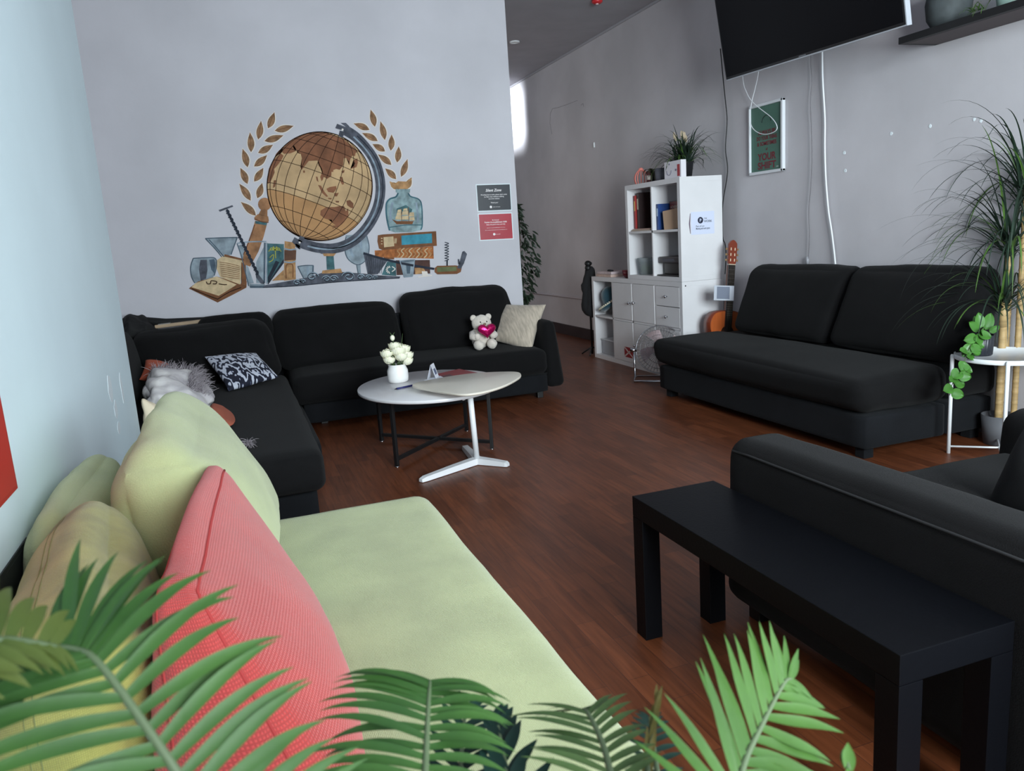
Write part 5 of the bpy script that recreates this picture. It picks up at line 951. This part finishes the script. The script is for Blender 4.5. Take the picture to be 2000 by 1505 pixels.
t = thing('spice_jars', (3.26, 5.68, UZ1), 'narrow dark jar with a pale label beside the small dark pot', 'jar'); MB().lathe([(.0001, 0), (.015, 0), (.015, .075), (.01, .08), (.01, .09), (.0001, .09)], (3.245, 5.675, UZ1), 16).build('jar_body', mat('jar_brown', (60, 24, 26), .3), t); MB().lathe([(.0155, .02), (.0155, .055)], (3.245, 5.675, UZ1), 16).build('label_band', mat('jar_label', (150, 140, 134), .6), t)
t = thing('white_gift_box', (3.25, 5.27, UZ1), 'white printed box with a red strip on top of the shelf near corner', 'box')
MB().box2((3.225, 5.165, UZ1+.0005), (3.27, 5.40, UZ1+.125), .002).build('box_body', mat('gift_white', (222, 218, 224), .5), t); MB().box2((3.2238, 5.18, UZ1+.01), (3.2245, 5.215, UZ1+.095), 0).build('red_strip', mat('gift_red', (168, 60, 66), .5), t)
b = MB(); pts = [Vector((3.2235, 5.33+.032*math.cos(a_), UZ1+.06+.034*math.sin(a_))) for a_ in [PI+PI*i/12 for i in range(13)]]; b.tube(pts, .0018, 4); b.box2((3.2236, 5.32, UZ1+.1), (3.2244, 5.335, UZ1+.112), 0); b.box2((3.2236, 5.225, UZ1+.05), (3.2244, 5.245, UZ1+.065), 0); b.build('printed_curve', mat('gift_print', (120, 118, 140), .5), t)
# ================================================================= BLACK GARMENT BESIDE THE CABINET
t = thing('black_stand', (3.235, 6.85, 0), 'black floor stand draped with a dark cloth at the far end of the cabinet', 'stand')
sx_, sy_ = 3.235, 6.85
b = MB(); b.tube([(sx_, sy_, .01), (sx_, sy_, .86)], .011, 8)
for a_ in (0, 2.1, 4.2): b.tube([(sx_, sy_, .08), (sx_+.12*math.cos(a_), sy_+.1*math.sin(a_)+.02, .006)], .007, 6)
b.build('pole', BLACK, t); b = MB(); b.ball((sx_, sy_, .88), .035, 0, 12, (1, 1, .8), nz=.2); b.ball((sx_-.015, sy_-.02, .84), .03, 0, 10, nz=.2); b.build('head_knob', BLACK, t)
b = MB(); b.hexa([(3.15, 6.77, .42), (3.26, 6.77, .36), (3.16, 6.9, .42), (3.26, 6.9, .36), (3.21, 6.8, .84), (3.28, 6.8, .84), (3.21, 6.88, .84), (3.28, 6.88, .84)], .04, (.03, .02, 0), n=16, nz=.03, nf=9); b.build('draped_cloth', mat('black_cloth', (18, 17, 20), .9), t)
# ================================================================= GUITAR
t = thing('acoustic_guitar', (3.39, 4.95, 0), 'brown classical guitar leaning on the wall between the white cabinet and the sofa', 'guitar')
GV = Vector((.128, .06, .99)).normalized(); GU = Vector((1, 0, -.128)).normalized(); GW = GU.cross(GV).normalized()
if GW.y > 0: GW = -GW
GO = Vector((3.385, 4.985, .012))
def gp(u, v, w=0): return GO+GU*u+GV*v+GW*w
prof = spline([(0, 0, 0), (.10, .008, 0), (.165, .06, 0), (.183, .13, 0), (.165, .2, 0), (.128, .26, 0), (.122, .31, 0), (.138, .37, 0), (.135, .42, 0), (.105, .465, 0), (.05, .482, 0), (.0, .484, 0)], 5)
prof = [p*1.09 for p in prof]; out = [(p.x, p.y) for p in prof]+[(-p.x, p.y) for p in prof[::-1][1:-1]]
b = MB(); n = len(out); vs_ = [gp(u, v, w) for w in (-.0, .004, .088, .092) for (u, v) in [((q[0])*(1 if w in (.004, .088) else .975), q[1]*(1 if w in (.004, .088) else .985)+.003) for q in out]]
b.add(vs_, [[r*n+i, r*n+(i+1) % n, (r+1)*n+(i+1) % n, (r+1)*n+i] for r in range(3) for i in range(n)], 1, True); flat_ = [gp(q[0]*.975, q[1]*.985+.003, .092) for q in out]; c_ = gp(0, .24, .092)
b.add(flat_+[c_], [[i, (i+1) % n, n] for i in range(n)], 0, False); b.add([gp(q[0]*.975, q[1]*.985+.003, 0) for q in out]+[gp(0, .24, 0)], [[i, (i+1) % n, n] for i in range(n)], 1, False)
b.build('body', [mat('guitar_top', (184, 92, 44), .3, var=.15, vscale=5, stretch=(30, 1, 1)), mat('guitar_side', (120, 52, 30), .3)], t)
AX = Matrix((GU, GV, GW)).transposed()
b = MB(); b.lathe([(.0001, .0935), (.046, .0935)], gp(0, .36, 0), 28, axis=AX); b.build('sound_hole', BLACK, t); b = MB(); b.lathe([(.046, .0937), (.058, .0937)], gp(0, .36, 0), 28, axis=AX); b.build('rosette', mat('rosette', (96, 60, 44), .5, var=.4, vscale=60), t)
def gbox(u0, u1, v0, v1, w0, w1, name, mm, par=t, bev=.001):
    c = gp((u0+u1)/2, (v0+v1)/2, (w0+w1)/2); return MB().box(c, (abs(u1-u0), abs(v1-v0), abs(w1-w0)), bev, AX).build(name, mm, par)
gbox(-.028, .028, .375, .865, .094, .104, 'fretboard', mat('ebony', (28, 22, 22), .4)); gbox(-.024, .024, .47, .865, .07, .093, 'neck', mat('guitar_neck', (96, 48, 30), .4)); gbox(-.027, .027, .865, .871, .09, .108, 'nut', mat('bone', (214, 196, 170), .4)); gbox(-.08, .08, .12, .145, .093, .102, 'bridge', mat('ebony', (28, 22, 22), .4))
b = MB()
for i in range(16): v = .865-.49*(1-2**(-(i+1)/12))*1.25; b.box(gp(0, v, .1045), (.054, .0016, .001), 0, AX)
b.build('frets', mat('fret_metal', (150, 146, 140), .3, metal=.8), t)
b = MB()
for i in range(6): b.tube([gp(-.02+.008*i, .13, .106), gp(-.018+.0072*i, .87, .109)], .0006, 4)
b.build('strings', mat('string_metal', (150, 140, 120), .3, metal=.8), t)
hd_ = [(-.026, .871), (-.034, .885), (-.036, .98), (-.034, 1.02), (-.022, 1.035), (-.012, 1.043), (0, 1.047), (.012, 1.043), (.022, 1.035), (.034, 1.02), (.036, .98), (.034, .885), (.026, .871)]
MB().prism([gp(u, v, .085) for u, v in hd_], GW*.018).build('headstock', mat('guitar_head', (118, 48, 28), .35), t)
for s_ in (-1, 1):
    for i in range(3): b = MB(); v = .90+.04*i; b.tube([gp(s_*.034, v, .093), gp(s_*.046, v, .093)], .003, 6); b.box(gp(s_*.05, v, .093), (.01, .016, .006), .002, AX); b.box(gp(s_*.017, v, .1035), (.007, .02, .002), .0005, AX, 1); b.build('tuning_peg', [mat('peg_gold', (150, 118, 78), .4, metal=.4), mat('bone', (214, 196, 170), .4)], t)
q = [Yp(x, y, 4.86) for x, y in ((1394, 586), (1433, 587), (1434, 558), (1395, 557))]
tg = thing('paper_card_on_guitar', (q[0].x, 4.87, q[0].z), 'small white card with a grey print fixed in front of the guitar neck', 'card')
MB().prism(q, (0, .0012, 0)).build('card', mat('card_pale', (190, 194, 204), .6), tg)
qq = [q[0].lerp(q[1], u).lerp(q[3].lerp(q[2], u), v)+Vector((0, -.0006, 0)) for u, v in ((.14, .1), (.78, .1), (.78, .92), (.14, .92))]
MB().prism(qq, (0, .0003, 0)).build('print', mat('card_grey_print', (120, 126, 142), .6), tg)
# ================================================================= FLOOR FAN
fc = Yp(1289, 682, 5.3); t = thing('chrome_floor_fan', (fc.x, fc.y, 0), 'round chrome floor fan standing in front of the white cabinet, half behind the sofa', 'fan')
ad = Vector((-.55, -.8, .22)).normalized(); RF = ad.to_track_quat('Z', 'Y').to_matrix(); FR_ = .185; CW = mat('fan_wire', (150, 148, 152), .25, metal=.9)
def fp(r, a_, z): return fc+RF@Vector((r*math.cos(a_), r*math.sin(a_), z))
b = MB()
for sgn, nm in ((1, 'f'), (-1, 'b')):
    for i in range(44):
        a_ = 2*PI*i/44; b.tube([fp(r, a_+.25*(FR_-r)/FR_*sgn, sgn*z) for r, z in ((.04, .065), (.1, .062), (.15, .05), (.178, .025), (FR_, 0))], .0011, 4)
    for rr_, z in ((.06, .064), (.11, .061), (.15, .05)): b.tube([fp(rr_, 2*PI*i/40, sgn*z) for i in range(41)], .0014, 4)
b.tube([fp(FR_, 2*PI*i/48, 0) for i in range(49)], .005, 6); b.build('cage', CW, t)
b = MB(); b.lathe([(.0001, .072), (.03, .071), (.042, .066), (.042, .06)], fc, 24, axis=RF); b.build('hub_badge', mat('hub_grey', (150, 148, 146), .3, metal=.5), t)
b = MB(); b.lathe([(.0001, -.11), (.05, -.11), (.055, -.06), (.05, -.03), (.02, .02), (.0001, .02)], fc, 20, axis=RF); b.build('motor', mat('motor_grey', (90, 88, 92), .3, metal=.6), t)
for k in range(4):
    b = MB(); vs_ = []
    for i in range(7):
        r = .03+.125*i/6
        for j in range(5): a_ = k*PI/2+(j/4-.5)*(.95-.2*i/6)+.4*i/6; vs_.append(fp(r, a_, .02+.03*(j/4-.5)))
    b.add(vs_, [[i*5+j, i*5+j+1, (i+1)*5+j+1, (i+1)*5+j] for i in range(6) for j in range(4)]); b.build('blade', mat('blade_metal', (170, 150, 150), .25, metal=.8), t)
b = MB(); side = ad.cross(Vector((0, 0, 1))).normalized(); pl = fc-side*.2; pr = fc+side*.2
lo = Vector((0, 0, 0)); U_ = [pl, Vector((pl.x, pl.y, .12)), Vector((pl.x, pl.y, .04))-ad*0, Vector((pl.x+ad.x*.08, pl.y+ad.y*.08, .012)), Vector((pr.x+ad.x*.08, pr.y+ad.y*.08, .012)), Vector((pr.x, pr.y, .04)), Vector((pr.x, pr.y, .12)), pr]
b.tube(U_, .009, 8); b.tube([Vector((pl.x, pl.y, .03)), Vector((pl.x-ad.x*.14, pl.y-ad.y*.14, .012)), Vector((pr.x-ad.x*.14, pr.y-ad.y*.14, .012)), Vector((pr.x, pr.y, .03))], .008, 8); b.build('stand', CHROME, t)
for p_ in (pl, pr): b = MB(); s2 = (p_-fc).normalized(); b.tube([p_-s2*.02, p_+s2*.03], [.016, .02], 12); b.build('tilt_knob', CHROME, t)
# ================================================================= TELEVISION, CABLES, POSTER, WALL SHELF
BL = Xp(1418, 158, 3.3); BR = Xp(1771, 50, 3.3); TU = Vector((-.165, 0, .986)).normalized(); TR = (BR-BL).normalized(); TN = TR.cross(TU).normalized()
if TN.x > 0: TN = -TN
TW = (BR-BL).length; TH = .86; TM = Matrix((TR, TN, TU)).transposed()
t = thing('wall_television', (3.5, (BL.y+BR.y)/2, 2.1), 'large flat black television tilted down on the right wall above the sofa', 'television')
def tvb(u0, u1, w0, w1, v0, v1, nm, mm, bev=.002): c = BL+TR*(u0+u1)/2+TN*(w0+w1)/2+TU*(v0+v1)/2; return MB().box(c, (u1-u0, w1-w0, v1-v0), bev, TM).build(nm, mm, t)
tvb(0, TW, -.035, -.004, 0, TH, 'housing', mat('tv_silver', (196, 200, 208), .3, metal=.3)); tvb(.006, TW-.006, -.0035, .001, .006, TH-.004, 'bezel', mat('tv_bezel', (12, 12, 14), .3)); tvb(.016, TW-.016, .0012, .002, .02, TH-.014, 'screen', mat('tv_screen', (7, 7, 11), .3, spec=.12))
tvb(TW/2-.03, TW/2+.03, .0012, .0018, .008, .014, 'maker_mark', mat('tv_mark', (110, 112, 118), .4), 0)
b = MB(); cw = BL+TR*TW/2+TU*.45; b.box((RX-.012, cw.y, 2.52), (.024, .34, .26), .003); b.bar(cw+TN*-.035, (RX-.02, cw.y, 2.52), .06, .05); b.build('wall_bracket', BLACK, t)
def cable(name, pts, x, r, m_, lb_, n=6):
    P_ = [Xp(px, py, xx) if isinstance(px, (int, float)) else px for px, py, xx in [(p[0], p[1], p[2] if len(p) > 2 else x) for p in pts]]
    b = MB(); b.tube(spline(P_, n), r, 6); o = b.build(name, m_); tag(o, lb_, 'cable', 'cables hanging from the television'); return o
BC = mat('black_cable', (22, 22, 24), .5); WC = mat('white_cable', (222, 224, 228), .45); GC = mat('grey_cable', (110, 106, 110), .5)
cable('black_cable', [(1407, 95), (1412, 150), (1416, 190), (1420, 235), (1417, 290), (1421, 335), (1412, 395), (1411, 440), (1412, 466), (1416, 476, 3.585), (1418, 500, 3.52), (1416, 535, 3.47)], 3.64, .0042, BC, 'thin black cable hanging from the television corner down to the guitar')
cable('looped_white_cable', [(1449, 130), (1452, 162), (1458, 180), (1467, 196), (1482, 210), (1505, 228), (1516, 242), (1517, 253), (1506, 260), (1491, 262), (1476, 256), (1467, 244), (1465, 225), (1468, 200), (1475, 172), (1480, 150), (1484, 120)], 3.62, .0028, WC, 'thin white cable looping down in front of the green poster')
cable('grey_cable', [(1586, 90), (1584, 120), (1586, 160), (1583, 200), (1585, 250), (1586, 310), (1584, 360), (1580, 410), (1581, 460), (1579, 500), (1577, 517)], 3.64, .0036, GC, 'grey cable running down the wall left of the thicker white one')
b = MB(); p = Xp(1577, 510, 3.64); b.tube([p+Vector((0, 0, .03)), p+Vector((0, 0, -.02))], .011, 8); o = b.build('cable_connector', mat('connector_grey', (150, 150, 156), .4)); tag(o, 'grey plug at the lower end of the grey wall cable', 'plug')
cable('white_cable', [(1606, 85), (1606, 110), (1607, 160), (1611, 230), (1611, 290), (1613, 350), (1618, 410), (1624, 450), (1629, 490), (1633, 530)], 3.645, .006, WC, 'thick white cable running down the wall behind the right sofa')
y0, y1, z0, z1 = 4.556, 4.927, 1.505, 1.985
t = thing('framed_poster', (RX, (y0+y1)/2, z0), 'green poster with dark red lettering in a thin white frame on the right wall', 'poster')
PB = mat('frame_white', (214, 216, 220), .4); FX = RX-.028
b = MB(); fw = .02; b.box2((FX, y0, z0), (RX-.002, y0+fw, z1)); b.box2((FX, y1-fw*.6, z0), (RX-.002, y1, z1)); b.box2((FX, y0, z0), (RX-.002, y1, z0+fw)); b.box2((FX, y0, z1-fw), (RX-.002, y1, z1)); b.build('frame', PB, t)
MB().box2((RX-.012, y0+.018, z0+.018), (RX-.010, y1-.01, z1-.018), 0).build('print', mat('poster_green', (76, 112, 98), .6, var=.06), t)
b = MB(); yc = (y0+y1)/2; X_ = RX-.0125
def ptxt(s_, z, h, wd): text_mesh(b, s_, (X_, yc, z), (0, -1, 0), (0, 0, 1), h, bold=.03, width=wd)
ptxt('ALWAYS BE', 1.775, .028, .19); ptxt('DO YOUR THING', 1.738, .026, .22); ptxt('& SOMETIMES', 1.70, .026, .21); ptxt('of', 1.665, .018, .02); ptxt('YOUR', 1.60, .048, .2); ptxt('SHIFT', 1.54, .048, .2)
b.build('lettering', mat('poster_maroon', (112, 36, 48), .6), t)
b = MB(); b.tube([(X_-.0005, yc+.05*math.cos(a_), 1.855+.045*math.sin(a_)) for a_ in [PI*i/14 for i in range(15)]], .0028, 4); b.build('arch_mark', mat('poster_dark', (34, 52, 48), .6), t)
b = MB(); text_mesh(b, 'shift', (X_, y0+.07, z0+.035), (0, -1, 0), (0, 0, 1), .01, bold=.02); b.build('small_mark', mat('poster_pale', (196, 206, 200), .6), t)
SHX = 3.42
t = thing('floating_shelf', (3.55, 2.9, 2.035), 'black floating wall shelf at the upper right corner', 'shelf'); MB().box2((SHX, 2.25, 2.036), (RX, 3.365, 2.07), .002).build('board', mat('shelf_black', (14, 13, 15), .6), t); MB().box2((SHX+.03, 2.3, 2.0345), (RX-.01, 3.33, 2.036), 0).build('underside', mat('shelf_under', (92, 84, 86), .8), t)
t = thing('grey_shelf_pot', (3.54, 3.1, 2.07), 'big dark grey rounded pot on the black wall shelf', 'pot'); MB().lathe([(.0001, 0), (.07, 0), (.1, .05), (.108, .12), (.095, .19), (.075, .22), (.07, .22), (.08, .18), (.0001, .15)], (3.55, 3.18, 2.0705), 40).build('pot_body', mat('stone_grey', (66, 72, 74), .75, var=.25, vscale=12), t); MB().lathe([(.0001, .17), (.08, .18)], (3.55, 3.18, 2.0705), 20).build('soil', mat('soil', (40, 30, 24), .9), t)
t = thing('shelf_fern_plant', (3.53, 2.93, 2.07), 'spiky green plant in a pale pot on the black wall shelf', 'plant'); MB().lathe([(.0001, 0), (.045, 0), (.06, .1), (.056, .1), (.0001, .09)], (3.56, 2.86, 2.0705), 24).build('pot', mat('pale_green_pot', (126, 148, 140), .6), t)
b = MB(); random.seed(9)
for i in range(40): blade(b, (3.56, 2.86+random.gauss(0, .02), 2.165), random.uniform(0, 2*PI), random.uniform(.2, 1.3), random.uniform(.1, .2), 2.5, .008, 1 if i % 2 else 0)
for i in range(16): blade(b, (3.47, 2.93+random.gauss(0, .03), 2.09), random.uniform(PI*.6, PI*1.4), random.uniform(.2, 1), random.uniform(.06, .1), 2.0, .006, 1)
b.build('leaves', [GL, GL2], t)
# ================================================================= CORRIDOR PLANT
t = thing('corridor_ficus', (2.78, 7.3, 0), 'tall leafy green plant in the corridor, half hidden by the mural wall', 'plant')
MB().lathe([(.0001, 0), (.12, 0), (.15, .28), (.14, .28), (.0001, .25)], (2.72, 7.3, 0), 32).build('pot', mat('corridor_pot', (120, 116, 112), .7), t); b = MB(); b.tube([(2.72, 7.3, .2), (2.70, 7.3, .7), (2.73, 7.3, 1.4)], [.018, .014, .008], 8); b.build('trunk', mat('bark', (84, 66, 50), .8), t)
b = MB(); random.seed(17)
for i in range(620):
    z = random.uniform(.52, 1.5); rad = .22*math.sin(PI*min(1, max(.04, (z-.46)/1.08)))**.55*(1 if z < 1.25 else .6); a_ = random.uniform(0, 2*PI); r = rad*random.uniform(.3, 1); c = Vector((2.67+r*math.cos(a_), 7.3+r*math.sin(a_), z))
    rleaf(b, c, (math.cos(a_)+random.gauss(0, .4), math.sin(a_)+random.gauss(0, .4), -.7+random.gauss(0, .4)), (random.gauss(0, .3), -.7, .7), random.uniform(.06, .085), .024, .1, 4)
b.build('foliage', mat('ficus_green', (34, 52, 34), .5, var=.3), t)
# ================================================================= NEAR LEFT POST AND FOREGROUND FERN
b = MB(); pa = Xp(42, 1400, -.445); b.tube([(-.445, pa.y, .001), (-.445, pa.y, .42), (-.445, pa.y, .425)], [.021, .021, .016], 20)
o = b.build('grey_pipe', mat('pipe_grey', (150, 156, 172), .4)); tag(o, 'pale grey upright tube low by the near left wall at the bottom left corner', 'pipe')
t = thing('potted_fern', (.12, .33, 0), 'large green fern in the foreground at the bottom of the photo', 'plant')
MB().lathe([(.0001, 0), (.1, 0), (.125, .6), (.13, .62), (.118, .62), (.11, .58), (.0001, .57)], (.12, .36, 0), 48).build('planter', mat('planter_grey', (110, 112, 116), .6), t); MB().lathe([(.0001, .58), (.112, .585)], (.12, .36, 0), 24).build('soil', mat('soil', (40, 30, 24), .9), t)
def leafmat(nm, c, c2, tr=.15): return mat(nm, c, .5, spec=.3, rgb2=c2, vscale=9, trans=tr, bump=.15, bscale=60)
F_A = leafmat('fern_mid_green', (60, 96, 40), (40, 72, 32)); F_B = leafmat('fern_bright_green', (66, 102, 38), (46, 80, 28)); F_C = leafmat('fern_dark_green', (24, 62, 50), (14, 40, 34)); F_D = leafmat('fern_yellow', (128, 112, 52), (92, 88, 40)); RIB = mat('fern_rib', (88, 104, 74), .5)
def frond(rib, mm, n, LL, LR, aL, aR, wd, droop=.5, nrm=(0, -.55, .83), tip=.35, root=None, wave=.0, seed=1, start=.0, prof=None):
    random.seed(seed); P_ = [Dp(*p) for p in rib]; R0 = Vector(root) if root else Vector((.12, .36, .585))
    S = spline(P_, 10); stem = spline([R0, R0.lerp(P_[0], .5)+Vector((0, -.02, .03)), P_[0]], 6)
    b = MB(); b.tube(stem[:-1]+S, [.0042]*(len(stem)-1)+[.0036*(1-.7*i/len(S)) for i in range(len(S))], 7, 1); N_ = Vector(nrm).normalized(); m_ = len(S)-1
    for i in range(n):
        f = start+(1-start)*(i+.5)/n; k = f*m_; j = min(int(k), m_-1); c = S[j].lerp(S[j+1], k-j); tt = (S[min(j+2, m_)]-S[max(j-1, 0)]).normalized(); sd = tt.cross(N_).normalized(); nn = sd.cross(tt).normalized()
        sh = prof(f) if prof else ((1-(1-tip)*f**2.2))
        for s_, L_, an in ((-1, LL, aL), (1, LR, aR)):
            L2 = L_*sh*random.uniform(.88, 1.08); an2 = math.radians(an-(18*f if not prof else 10*f))+random.gauss(0, .07); d = tt*math.cos(an2)+sd*s_*math.sin(an2); d = d+nn*random.uniform(.0, .25); d.normalize()
            v = d; p = c.copy(); q = [p.copy()]; ns = 9
            for u in range(ns): v = (v+Vector((0, 0, -droop/ns*(.3+1.4*u/ns)))+tt*math.sin(u*.9+i)*wave).normalized(); p = p+v*L2/ns; q.append(p.copy())
            vs_ = []
            for u in range(ns+1):
                g = u/ns; w_ = wd*sh**.4*(.75+.5*math.sin(PI*min(1, g*1.15)))*(1-g**4)**.8+.0002; t3 = (q[min(u+1, ns)]-q[max(u-1, 0)]).normalized(); s3 = t3.cross(nn).normalized(); n3 = s3.cross(t3)
                vs_ += [q[u]-s3*w_/2+n3*w_*.13, q[u], q[u]+s3*w_/2+n3*w_*.13]
            b.add(vs_, [[u*3+k_, u*3+k_+1, (u+1)*3+k_+1, (u+1)*3+k_] for u in range(ns) for k_ in range(2)], 0)
    return b.build('frond', [mm, RIB], t)
const = lambda f: 1-.1*f
frond([(480, 1700, .50), (400, 1590, .49), (300, 1440, .49), (198, 1300, .50), (150, 1268, .51), (90, 1262, .52)], F_A, 25, .100, .085, 66, 84, .0068, .62, (.15, -.6, .75), prof=lambda f: .95 if f < .8 else 1-(f-.8)*1.6, seed=2)
frond([(-260, 1420, .46), (-120, 1290, .46), (0, 1250, .47), (110, 1262, .49)], leafmat('fern_olive', (84, 94, 42), (62, 80, 34)), 12, .07, .045, 70, 60, .008, .6, seed=9, root=(.02, .33, .59))
frond([(820, 1720, .56), (826, 1600, .57), (832, 1470, .60), (837, 1370, .63), (840, 1330, .65)], F_A, 24, .080, .068, 88, 86, .0064, .8, (0, -.7, .7), prof=lambda f: 1.0 if f < .85 else 1-(f-.85)*1.2, seed=3)
frond([(1500, 1760, .56), (1440, 1600, .58), (1450, 1500, .60), (1490, 1410, .63), (1530, 1335, .66), (1545, 1325, .67)], F_B, 20, .078, .066, 54, 60, .0072, .2, (.1, -.7, .65), prof=lambda f: 1.0 if f < .55 else 1-(f-.55)*1.55, seed=4, wave=.05)
frond([(1260, 1720, .58), (1205, 1560, .6), (1180, 1460, .63), (1150, 1395, .66), (1135, 1385, .68)], leafmat('fern_soft_green', (76, 98, 52), (54, 76, 42)), 18, .062, .05, 72, 62, .0052, .45, seed=5, prof=lambda f: 1.0 if f < .7 else 1-(f-.7)*1.8)
frond([(1000, 1750, .60), (1000, 1620, .62), (990, 1520, .64), (975, 1430, .68), (968, 1400, .70)], F_C, 11, .05, .055, 32, 38, .009, .15, seed=6)
frond([(930, 1760, .60), (905, 1640, .64), (900, 1520, .68), (905, 1420, .72), (915, 1370, .74)], F_C, 14, .05, .05, 60, 60, .007, .3, seed=7)
frond([(1240, 1700, .62), (1262, 1520, .64), (1275, 1420, .66), (1283, 1370, .67)], F_D, 9, .035, .035, 12, 12, .004, -.05, seed=8)
frond([(1300, 1700, .66), (1290, 1560, .68), (1275, 1450, .70), (1268, 1400, .71)], F_C, 14, .03, .03, 75, 75, .004, .3, seed=10)
frond([(1690, 1700, .56), (1668, 1600, .58), (1660, 1530, .6), (1655, 1485, .61)], F_B, 3, .03, .03, 20, 20, .009, .1, seed=11)
